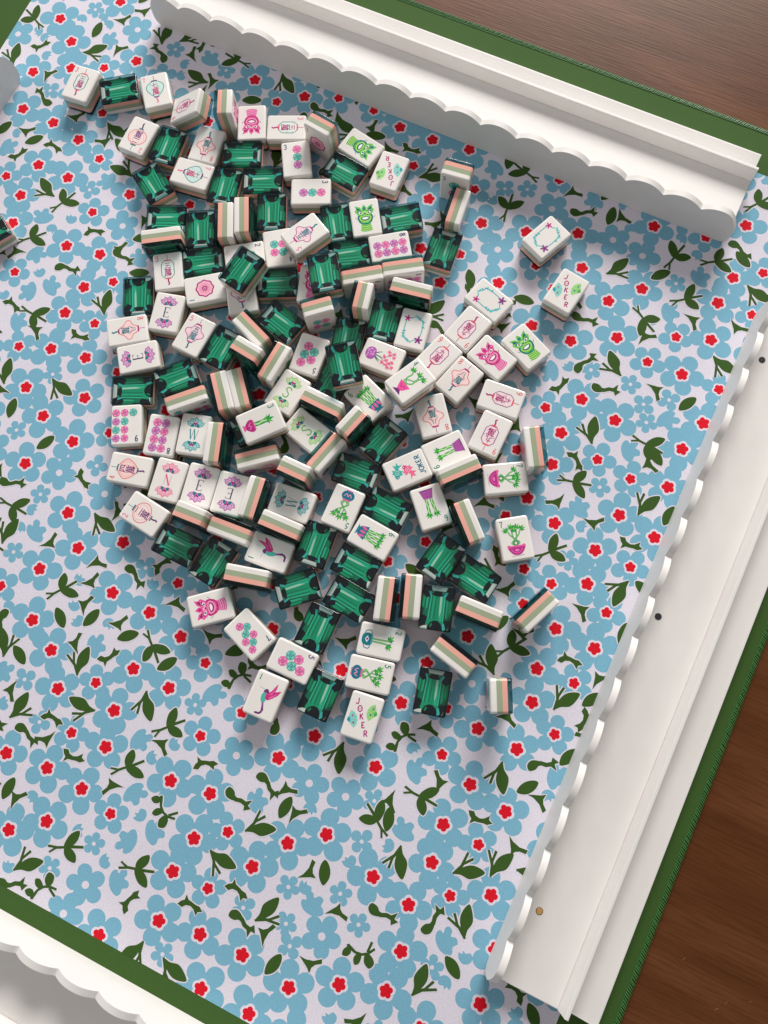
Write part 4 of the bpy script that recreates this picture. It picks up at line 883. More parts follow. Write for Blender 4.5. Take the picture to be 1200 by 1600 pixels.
def d_bam(n, alt=False):
    p = Pr()
    if n == '1':
        p.stroke(spline([(-.6, 3.6), (-3, 4.1), (-5.6, 4.4)]), .3, TEAL)
        p.poly(spline([(-2.2, 2.8), (-1, 4.6), (.6, 4.4), (1.4, 2.6), (0, 1.6), (-1.6, 1.8)], 3, True)[::-1], PURP)
        p.poly(spline([(-1.8, 2), (-2.6, -.6), (-1.6, -4), (.6, -4.8), (1.2, -1), (.8, 1.8)], 3, True), TEAL)
        p.poly([(0, 1.8), (2.6, 4.2), (4.6, 9.2), (5.2, 10.4), (5.4, 6.6), (5.0, 4.6), (9.0, 6.6), (7.6, 3.2), (4.8, 0), (2.2, -2.2), (.2, -1.4)][::-1], (206, 44, 128))
        p.poly([(1, 1.2), (3.2, 3.4), (4.6, 8), (4.6, 4.6), (3.8, 2.2)][::-1], (232, 96, 166))
        p.poly([(2, -.6), (4.8, 2.2), (7.4, 4.8), (6, 2.4), (3.8, -.2)][::-1], (236, 112, 170))
        for (x, y, a) in ((.4, -5.6, -1.2), (1, -7.6, -1.4), (1.4, -9.4, -1.9), (.6, -11.2, -2.4), (-1.4, -11.8, -3.0)): p.ell(x, y, 1.7, .72, PURP if a < -1.3 else (150, 90, 160), 10, a)
        p.digit('1', (20, 140, 96)); return p
    pot = {'2': DTEAL, '3': (188, 40, 128), '4': (238, 84, 160), '5': (24, 116, 142), '6': (24, 116, 142), '7': (190, 44, 138)}[n]
    if n == '2':
        for x in (-.8, .8): stalk(p, [(x, -6), (x, 0), (x*1.3, 4.8)], .9)
        sprig(p, -1, 4.6, 2.4, 5, 4.4, GR); sprig(p, 1.2, 4.2, .7, 5, 4.4, GR)
        p.stroke(spline([(-2.8, -6.4), (-5, -7.4), (-4.6, -10.2), (-2.6, -11)]), .5, pot); p.stroke(spline([(2.8, -6.4), (5, -7.4), (4.6, -10.2), (2.6, -11)]), .5, pot)
        p.poly(spline([(-2.2, -6), (2.2, -6), (3.6, -8.6), (2.2, -12), (-2.2, -12), (-3.6, -8.6)], 4, True)[::-1], pot); p.poly([(-2.6, -6.6), (2.6, -6.6), (2.6, -5.6), (-2.6, -5.6)], (60, 160, 180))
        p.poly([(-2, -9), (0, -7.8), (2, -9), (0, -10.4)][::-1], (226, 240, 238)); p.poly([(-.9, -9), (0, -8.2), (.9, -9), (0, -9.9)][::-1], MAG)
    elif n == '3':
        stalk(p, [(0, -5), (.2, 0), (0, 4.4)], 2.6); p.stroke(spline([(-.9, -5), (.6, -2), (-.6, 1), (.8, 4)]), .4, (226, 246, 214))
        sprig(p, 0, 4.2, 1.57, 7, 5.0, GR, 3.9)
        p.poly(spline([(-2.8, -4.8), (2.8, -4.8), (3.6, -7.4), (1.2, -10.6), (-1.2, -10.6), (-3.6, -7.4)], 4, True)[::-1], pot); p.poly([(-3, -5.2), (3, -5.2), (3, -4.4), (-3, -4.4)], PINKC)
        p.poly([(-1, -10.4), (1, -10.4), (2.2, -12.2), (-2.2, -12.2)][::-1], PINKC); p.stroke(spline([(-2, -6.4), (-.6, -8.4), (.4, -6.8), (1.8, -8.6)]), .4, (240, 150, 200))
    elif n == '4':
        stalk(p, [(-1, -4.6), (2.4, -1), (2.2, 3), (4.2, 6.8)], .9); stalk(p, [(1, -4.6), (-2.4, -1), (-2.2, 3), (-3.6, 5.6)], .9); stalk(p, [(0, -4.6), (-2.6, -2.4), (2.6, 2.2), (.8, 6)], .8, (20, 136, 84))
        sprig(p, -3.4, 5, 2.1, 6, 4.2, GR, 3); sprig(p, .8, 5.8, 1.57, 5, 4.0, GR, 2.6); sprig(p, 4, 5.6, 1.0, 6, 4.2, GR, 3)
        p.poly([(-4, -4), (4, -4), (2.2, -8.6), (1.2, -9.8), (-1.2, -9.8), (-2.2, -8.6)][::-1], pot); p.poly([(-1, -9.6), (1, -9.6), (3.2, -12), (-3.2, -12)][::-1], PURP); p.stroke(spline([(-2, -5.6), (-.4, -7.6), (.6, -5.8), (2, -7)]), .4, MAG)
    elif n == '5':
        for s_ in (-1, 1):
            stalk(p, [(0, -5.4), (2.4*s_, -3.6), (0, -.6), (-2.6*s_, 1.6), (-3.2*s_, 4.6)], .8); stalk(p, [(.4*s_, -4.8), (1.4*s_, -2.6), (-.8*s_, .2), (-.6*s_, 5)], .7, (20, 136, 84))
        for x, y, a in ((-3.2, 4.6, 2.3), (0, 5.2, 1.57), (3.2, 4.6, .8), (-1.6, 2.6, 2), (1.8, 2.4, 1)): sprig(p, x, y, a, 5, 3.8, GR, 2.6)
        p.ell(0, -8.8, 3.9, 3.4, pot); p.poly([(-2.6, -6.2), (2.6, -6.2), (2.2, -5.2), (-2.2, -5.2)], PINKC); p.stroke(spline([(-2.2, -8), (-1, -10), (0, -8.2), (1, -10), (2.2, -8)]), .5, (238, 150, 190)); p.poly([(-2, -12.4), (2, -12.4), (2, -11.8), (-2, -11.8)], PINKC)
    elif n == '6':
        for x in (-2.5, 0, 2.5) if not alt else (-1.7, 1.7):
            stalk(p, [(x*.8, -5.4), (x, 0), (x*1.15, 4.6)], 1.8); p.stroke(spline([(x*.8-.6, -5), (x+.6, -2.6), (x-.6, -.4), (x+.6, 2), (x*1.15-.5, 4.4)]), .34, (214, 240, 196))
            sprig(p, x*1.15, 4.2, 1.57-x*.18, 6, 4.0, GR, 3.2)
        if not alt:
            p.poly([(-4.2, -5), (4.2, -5), (3, -9.8), (1.8, -10.8), (-1.8, -10.8), (-3, -9.8)][::-1], pot)
            for x in (-2.4, 0, 2.4): p.ell(x, -7.6, .75, 2.1, PINKC, 10, x*.1)
            p.poly([(-1.6, -10.6), (1.6, -10.6), (3.2, -12), (-3.2, -12)][::-1], (30, 130, 150))
        else:
            p.poly([(-2.6, -5.6), (2.6, -5.6), (4, -11.4), (-4, -11.4)][::-1], (186, 92, 172))
            for k in range(5): p.stroke(spline([(-2.6-.2*k, -6.4-k), (-.6, -5.8-k*1.1), (1, -7-k), (2.7+.2*k, -6.2-k)]), .3, PURP)
            p.poly([(-4.2, -11.9), (4.2, -11.9), (4, -11.2), (-4, -11.2)], PURP)
    else:
        for s_ in (-1, 1):
            stalk(p, [(0, -4.8), (2.2*s_, -3.2), (.2*s_, -.8), (-2.4*s_, 2), (-3.6*s_, 5)], .8); stalk(p, [(.6*s_, -4.4), (1.1*s_, -3), (-.6*s_, -.4), (-1.2*s_, 2.4), (-.9*s_, 6)], .8, (20, 136, 84))
        p.stroke([(1.3*math.cos(t*.4), -3.2+1.3*math.sin(t*.4)) for t in range(16)], .5, (20, 136, 84), True)
        for x, y, a in ((-3.8, 5, 2.6), (-1, 6.4, 1.9), (1.4, 6.2, 1.2), (3.8, 5.2, .6), (0, 4, 1.57)): sprig(p, x, y, a, 6, 3.9, GR, 3)
        p.poly(spline([(-4.4, -5.2), (4.4, -5.2), (4.2, -8), (1.8, -10.6), (-1.8, -10.6), (-4.2, -8)], 4, True)[::-1], pot); p.poly([(-4.2, -5.8), (4.2, -5.8), (4.2, -4.8), (-4.2, -4.8)], PINKC)
        p.ell(-4.3, -5.2, 1, 1, PINKC, 10); p.ell(4.3, -5.2, 1, 1, PINKC, 10); p.stroke([(3*math.cos(math.pi+t*.31), -6.6+3*math.sin(math.pi+t*.31)) for t in range(11)], .3, (238, 130, 190)); p.ell(0, -7.8, 1.3, .8, (238, 130, 190), 10); p.stroke([(-3.4, -11.4), (3.6, -11.2)], .2, MAG)
    p.v = [(v[0]*1.18, v[1]*1.06 + .3, v[2]) for v in p.v]
    p.digit(n, (28, 128, 108)); return p
def lotus(p, y, s, c, curl=DTEAL, heart=MAG):
    out = [(-6.4, 1.8), (-5.2, -.6), (-2.6, -1.9), (0, -1.2), (2.6, -1.9), (5.2, -.6), (6.4, 1.8), (4.2, 2.2), (3.8, 4.2), (1.8, 3.6), (0, 5.4), (-1.8, 3.6), (-3.8, 4.2), (-4.2, 2.2)]
    q = [(x, y+v*s) for x, v in out]
    if s < 0: q = q[::-1]
    p.poly(q, tuple(int(255-(255-k)*.42) for k in c)); p.stroke(q, .6, c, True)
    for x, v, r in ((-4.4, .9, .72), (4.4, .9, .72), (-2.4, 2.5, .68), (2.4, 2.5, .68), (0, 3.5, .72), (-3.2, .1, .45), (3.2, .1, .45), (-1.1, 2.2, .45), (1.1, 2.2, .45)):
        p.ell(x, y+v*s, r*1.3, r*1.3, c, 10); p.ell(x, y+v*s, r*.68, r*.68, (240, 228, 232), 8)
    for sx in (-1, 1):
        p.ell(sx*1.9, y-.9*s, 1.25, 1.0, curl, 12); p.stroke(spline([(sx*.2, y+.2*s), (sx*1.3, y+.4*s), (sx*2.9, y-.6*s)]), .8, curl)
        p.ell(sx*.75, y+.8*s, .95, .65, heart, 10, sx*.6*s)
    p.ell(0, y-.1*s, .55, .9, heart, 10)
def d_wind(L):
    p = Pr(); c, lc = {'E': ((176, 74, 160), (74, 58, 104)), 'S': ((140, 200, 96), (104, 186, 76)), 'W': ((52, 160, 162), (34, 138, 148)), 'N': ((238, 110, 148), (232, 88, 140))}[L]
    lotus(p, 7.2, 1, c); lotus(p, -7.2, -1, c)
    if L == 'E':
        p.stroke([(-1.3, -3.8), (-1.3, 3.8)], .85, lc); 
        for y in (-3.7, 3.7): p.stroke([(-2, y), (2.2, y)], .28, lc); p.stroke([(2.1, y), (2.1, y*.7)], .36, lc)
        p.stroke([(-1.3, 0), (1, 0)], .28, lc); p.stroke([(1, -.7), (1, .7)], .3, lc)
    elif L == 'N':
        p.stroke([(-2, 3.8), (1.9, -3.8)], 1.0, lc); p.stroke([(-2, -3.8), (-2, 3.8)], .26, lc); p.stroke([(2, -3.8), (2, 3.8)], .26, lc)
    elif L == 'W':
        for a, b_, w in (((-3, 3.8), (-1.6, -3.8), .8), ((-1.6, -3.8), (0, 3.8), .28), ((0, 3.8), (1.4, -3.8), .8), ((1.4, -3.8), (3, 3.8), .28)): p.stroke([a, b_], w, lc)
    else:
        p.stroke(spline([(2, 2.4), (1.2, 3.8), (-.8, 3.6), (-1.8, 2), (-.4, .6), (1.4, -.8), (1.6, -2.8), (0, -3.9), (-1.6, -3.4), (-2.2, -2.2)]), .8, lc)
    return p
def d_lion(col):
    p = Pr()
    A, B, C_, D, E = ((236, 88, 160), (196, 36, 120), (246, 150, 196), (150, 24, 96), (255, 236, 244)) if col == 'p' else ((92, 196, 72), (16, 124, 116), (160, 220, 84), (14, 84, 120), (240, 248, 236))
    st = [(-4.4, -10.6), (-2, -11.4), (2, -11.4), (4.4, -10.6), (3.4, -5), (-3.4, -5)]
    p.poly(st, C_)
    for k in range(4): y = -10.6+1.5*k; p.stroke(spline([(-4.3+.25*k, y+.4), (-1.6, y-.5), (1.6, y-.5), (4.3-.25*k, y+.4)]), .4, B)
    p.poly(spline([(-5.2, 2), (-5.4, -2), (-3.4, -5), (0, -6), (3.4, -5), (5.4, -2), (5.2, 2), (0, 4)], 4, True), B)
    for s_ in (-1, 1):
        w = [(0.6*s_, 3.6), (3*s_, 8.6), (6.8*s_, 10.2), (5.9*s_, 7.6), (7.2*s_, 5.6), (5.6*s_, 3), (3.2*s_, 1)]
        p.poly(w if s_ < 0 else w[::-1], A); q = [(1.6*s_, 3.6), (3.4*s_, 7.2), (5.6*s_, 8.6), (5.2*s_, 5), (3.4*s_, 2.6)]
        p.poly(q if s_ < 0 else q[::-1], D); p.ell(3.1*s_, 3.9, 1.5, 1.05, E, 12, .4*s_); p.ell(2.9*s_, 3.9, .75, .75, (30, 40, 60), 10); p.ell(2.7*s_, 4.1, .25, .25, E, 6)
        p.stroke(spline([(3*s_, 5.2), (4.4*s_, 6), (6*s_, 5.6)]), .45, C_); p.stroke(spline([(5*s_, -1), (6.6*s_, -.4), (7.2*s_, .8)]), .3, D)
    p.poly([(-1.5, 5), (1.5, 5), (1.8, 8), (0, 10.6), (-1.8, 8)], A); p.ell(0, 7.2, 1, 1.3, B, 10); p.ell(0, 3.2, 1.8, 1.3, C_, 14); p.ell(0, 3.0, .9, .6, D, 10)
    p.poly(spline([(-4.2, .8), (0, 1.8), (4.2, .8), (3.8, -2.2), (0, -4.2), (-3.8, -2.2)], 4, True)[::-1], C_)
    p.poly(spline([(-3.2, .1), (0, .9), (3.2, .1), (2.6, -1.8), (0, -2.7), (-2.6, -1.8)], 4, True)[::-1], D); p.poly(spline([(-2.4, -.2), (0, .3), (2.4, -.2), (1.8, -1.2), (0, -1.7), (-1.8, -1.2)], 4, True)[::-1], E)
    p.stroke(spline([(-3.6, -3.4), (-1.6, -4.4), (0, -4.0), (1.6, -4.4), (3.6, -3.4)]), .6, A)
    return p
def fan(p, x, y, rot, c, hc, dots):
    pts = [(0, 0)] + [(6.6*math.cos(t), 6.6*math.sin(t)) for t in [.55 + 2.05*i/10 for i in range(11)]]
    ca, sa = math.cos(rot), math.sin(rot); tr = lambda q: (x + q[0]*ca - q[1]*sa, y + q[0]*sa + q[1]*ca)
    p.poly([tr(q) for q in pts], c)
    for i in range(1, 12, 2): p.stroke([tr((0, 0)), tr(pts[min(i, 11)])], .14, hc)
    p.poly([tr(q) for q in [(0, -.4)] + [(1.9*math.cos(t), 1.9*math.sin(t)) for t in [.4 + 2.35*i/6 for i in range(7)]]], hc)
    for (r, t, s_), dc in dots: q = tr((r*math.cos(t), r*math.sin(t))); p.ell(q[0], q[1], s_, s_, dc, 10)
JOK = {'J': [spline([(.75, 1), (.7, .4), (.55, .05), (.3, 0), (.12, .18)])], 'O': [spline([(.5, 1), (.12, .75), (.12, .25), (.5, 0), (.88, .25), (.88, .75)], 5, True)],
       'K': [[(.22, 0), (.22, 1)], [(.8, 1), (.24, .45)], [(.4, .58), (.85, 0)]], 'E': [[(.2, 0), (.2, 1)], [(.2, .97), (.75, .97)], [(.2, .5), (.62, .5)], [(.2, .04), (.78, .04)]],
       'R': [[(.2, 0), (.2, 1)], spline([(.2, .97), (.6, .96), (.78, .74), (.6, .52), (.22, .48)]), [(.42, .48), (.85, 0)]]}
def d_joker_fan():
    p = Pr(); rot = -.30
    for ch, (x, y) in zip('JOKER', ((-5.8, 9.2), (-3.0, 4.8), (-.6, .3), (2.2, -4.5), (5.2, -9.2))):
        ca, sa = math.cos(-rot), math.sin(-rot)
        for st in JOK[ch]: p.stroke([(x + ((q[0]-.5)*3.1)*ca - ((q[1]-.5)*3.7)*sa, y + ((q[0]-.5)*3.1)*sa + ((q[1]-.5)*3.7)*ca) for q in st], .74, MAG, ch == 'O')
    p.stroke([(-3.6, 4.7), (-2.4, 5)], .4, MAG)
    fan(p, 8.6, 4.2, 1.45, (158, 216, 130), (60, 176, 76), [((4.2, 1.0, .62), (20, 110, 150)), ((4.1, 2.0, .62), (20, 110, 150)), ((4.8, .75, .35), MAG), ((2.6, 1.5, .3), GRN)])
    fan(p, -8.8, -4.2, -1.15, (140, 214, 204), (34, 150, 168), [((4.3, 1.0, .7), MAG), ((4.3, 2.1, .6), MAG), ((4.9, 1.5, .3), PINKC)])
    return p
def fish(p, x, y, rot, c, c2):
    ca, sa = math.cos(rot), math.sin(rot); tr = lambda q: (x + q[0]*ca - q[1]*sa, y + q[0]*sa + q[1]*ca)
    p.poly([tr(q) for q in [(-1.5, .2), (-5, 3.4), (-4, .8), (-6, -.6), (-3.6, -1), (-4.2, -3.2), (-1, -1)]][::-1], c)
    p.poly([tr(q) for q in spline([(-2.4, 0), (0, 2.1), (3, 1.7), (4.8, 0), (3, -1.7), (0, -2.1)], 4, True)][::-1], c)
    p.poly([tr(q) for q in [(-1, 1.6), (-.6, 4), (.6, 2.8), (1.8, 3.8), (2.4, 1.6)]][::-1], c); p.poly([tr(q) for q in [(-.6, -1.6), (-1, -3.6), (.6, -2.8), (2, -3.4), (1.8, -1.6)]], c)
    for k in range(3): p.stroke([tr(q) for q in spline([(-1+k*1.2, 1.5), (-.4+k*1.2, 0), (-1+k*1.2, -1.5)])], .22, (250, 220, 228))
    q = tr((3.6, .4)); p.ell(q[0], q[1], 1, 1, c2, 10); q = tr((3.7, .5)); p.ell(q[0], q[1], .4, .4, (250, 240, 240), 8)
def d_joker_fish():
    p = Pr()
    fish(p, 1.0, 6.6, -.4+math.pi, (60, 178, 170), DTEAL); fish(p, -.8, -.6, .5, (240, 110, 150), MAG)
    for ch, x in zip('JOKER', (-5.2, -2.6, 0, 2.6, 5.2)):
        for st in JOK[ch]: p.stroke([(x + (q[0]-.5)*2.6, -10.6 + q[1]*3.4) for q in st], .62, (16, 110, 136), ch == 'O')
    p.v = [(v[0]*1.12, v[1]*1.06, v[2]) for v in p.v]
    return p
def d_frame():
    p = Pr(); c = (64, 170, 178)
    o = [(-6, 7), (-2.2, 8.2), (0, 10.4), (2.2, 8.2), (6, 7), (6.4, 0), (6, -7), (2.2, -8.2), (0, -10.4), (-2.2, -8.2), (-6, -7), (-6.4, 0)]
    p.stroke(o, .7, c, True)
    rr = random.Random(3)
    for (x0, y0), (x1, y1) in (((0, 10.2), (6, 7)), ((0, -10.2), (-6, -7)), ((6, 7), (6.3, 2.4)), ((-6, -7), (-6.3, -2.4))):
        for i in range(6):
            t = i/5; x, y = x0+(x1-x0)*t, y0+(y1-y0)*t; p.ell(x+rr.uniform(-.5, .5), y+rr.uniform(-.5, .5), 1.25, .5, (60, 170, 180) if i % 2 else (110, 204, 200), 8, rr.uniform(0, 3))
    for x, y, col, s_ in ((-5.6, 7.4, (206, 60, 140), 2.4), (5.6, -7.4, (148, 66, 140), 2.9)):
        for i in range(5): a = 1.57+i*1.257; p.ell(x+s_*.5*math.cos(a), y+s_*.5*math.sin(a), s_*.62, s_*.26, col, 10, a)
        p.ell(x, y, .7, .7, (90, 30, 90), 8)
    return p
def d_blossom():
    p = Pr()
    p.poly(spline([(-4.4, -6.4), (-4.6, -9.6), (-2, -12), (2, -12), (4.6, -9.6), (4.4, -6.4), (2, -4.8), (-2, -4.8)], 4, True), (178, 86, 176))
    rr = random.Random(9)
    for _ in range(26): x, y = rr.uniform(-3.6, 3.6), rr.uniform(-11, -5.6); p.ell(x, y, .5, .4, (226, 170, 222), 8)
    for x, a in ((-2.8, 2.2), (2.4, .9), (.2, 1.57), (3.4, .5)): p.stroke(spline([(x*.5, -4.8), (x, -2.6), (x+1.2*math.cos(a), -.6)]), .9, (18, 118, 104), taper=True)
    for br in (((0, -4.8), (.6, 0), (-2, 4.4), (-4.6, 7.4)), ((.4, -2), (2.2, 2.6), (2.6, 6), (5.2, 9.4))): p.stroke(spline(br), .3, (80, 120, 84))
    for x, y in ((-4.8, 7.8), (-3, 5.2), (-2.2, 8.6), (-5.2, 4), (1.4, 4), (3, 6.4), (5.4, 9.6), (4.6, 4.4), (1.8, 8.4), (-.8, 1.6), (3.8, 1.4), (6, 6.6)):
        for i in range(5): a = rr.uniform(0, 1)+i*1.257; p.ell(x+.8*math.cos(a), y+.8*math.sin(a), .8, .55, (240, 96, 140) if i % 2 else (246, 140, 170), 8, a)
        p.ell(x, y, .4, .4, MAG, 6)
    return p
def design(code):
    if code[0] == 'c': return d_char(code[1])
    if code == 'dp': return d_lion('p')
    if code == 'dg': return d_lion('g')
    if code[0] == 'd': return d_dots(code[1])
    if code[0] == 'b': return d_bam(code[1], len(code) > 2)
    if code[0] == 'w': return d_wind(code[1])
    return {'ja': d_joker_fan, 'jb': d_joker_fish, 'ff': d_frame, 'fp': d_blossom}[code]()
PRINT = {}
def print_mesh(code):
    if code not in PRINT: PRINT[code] = design(code).mesh('face_print')
    return PRINT[code]

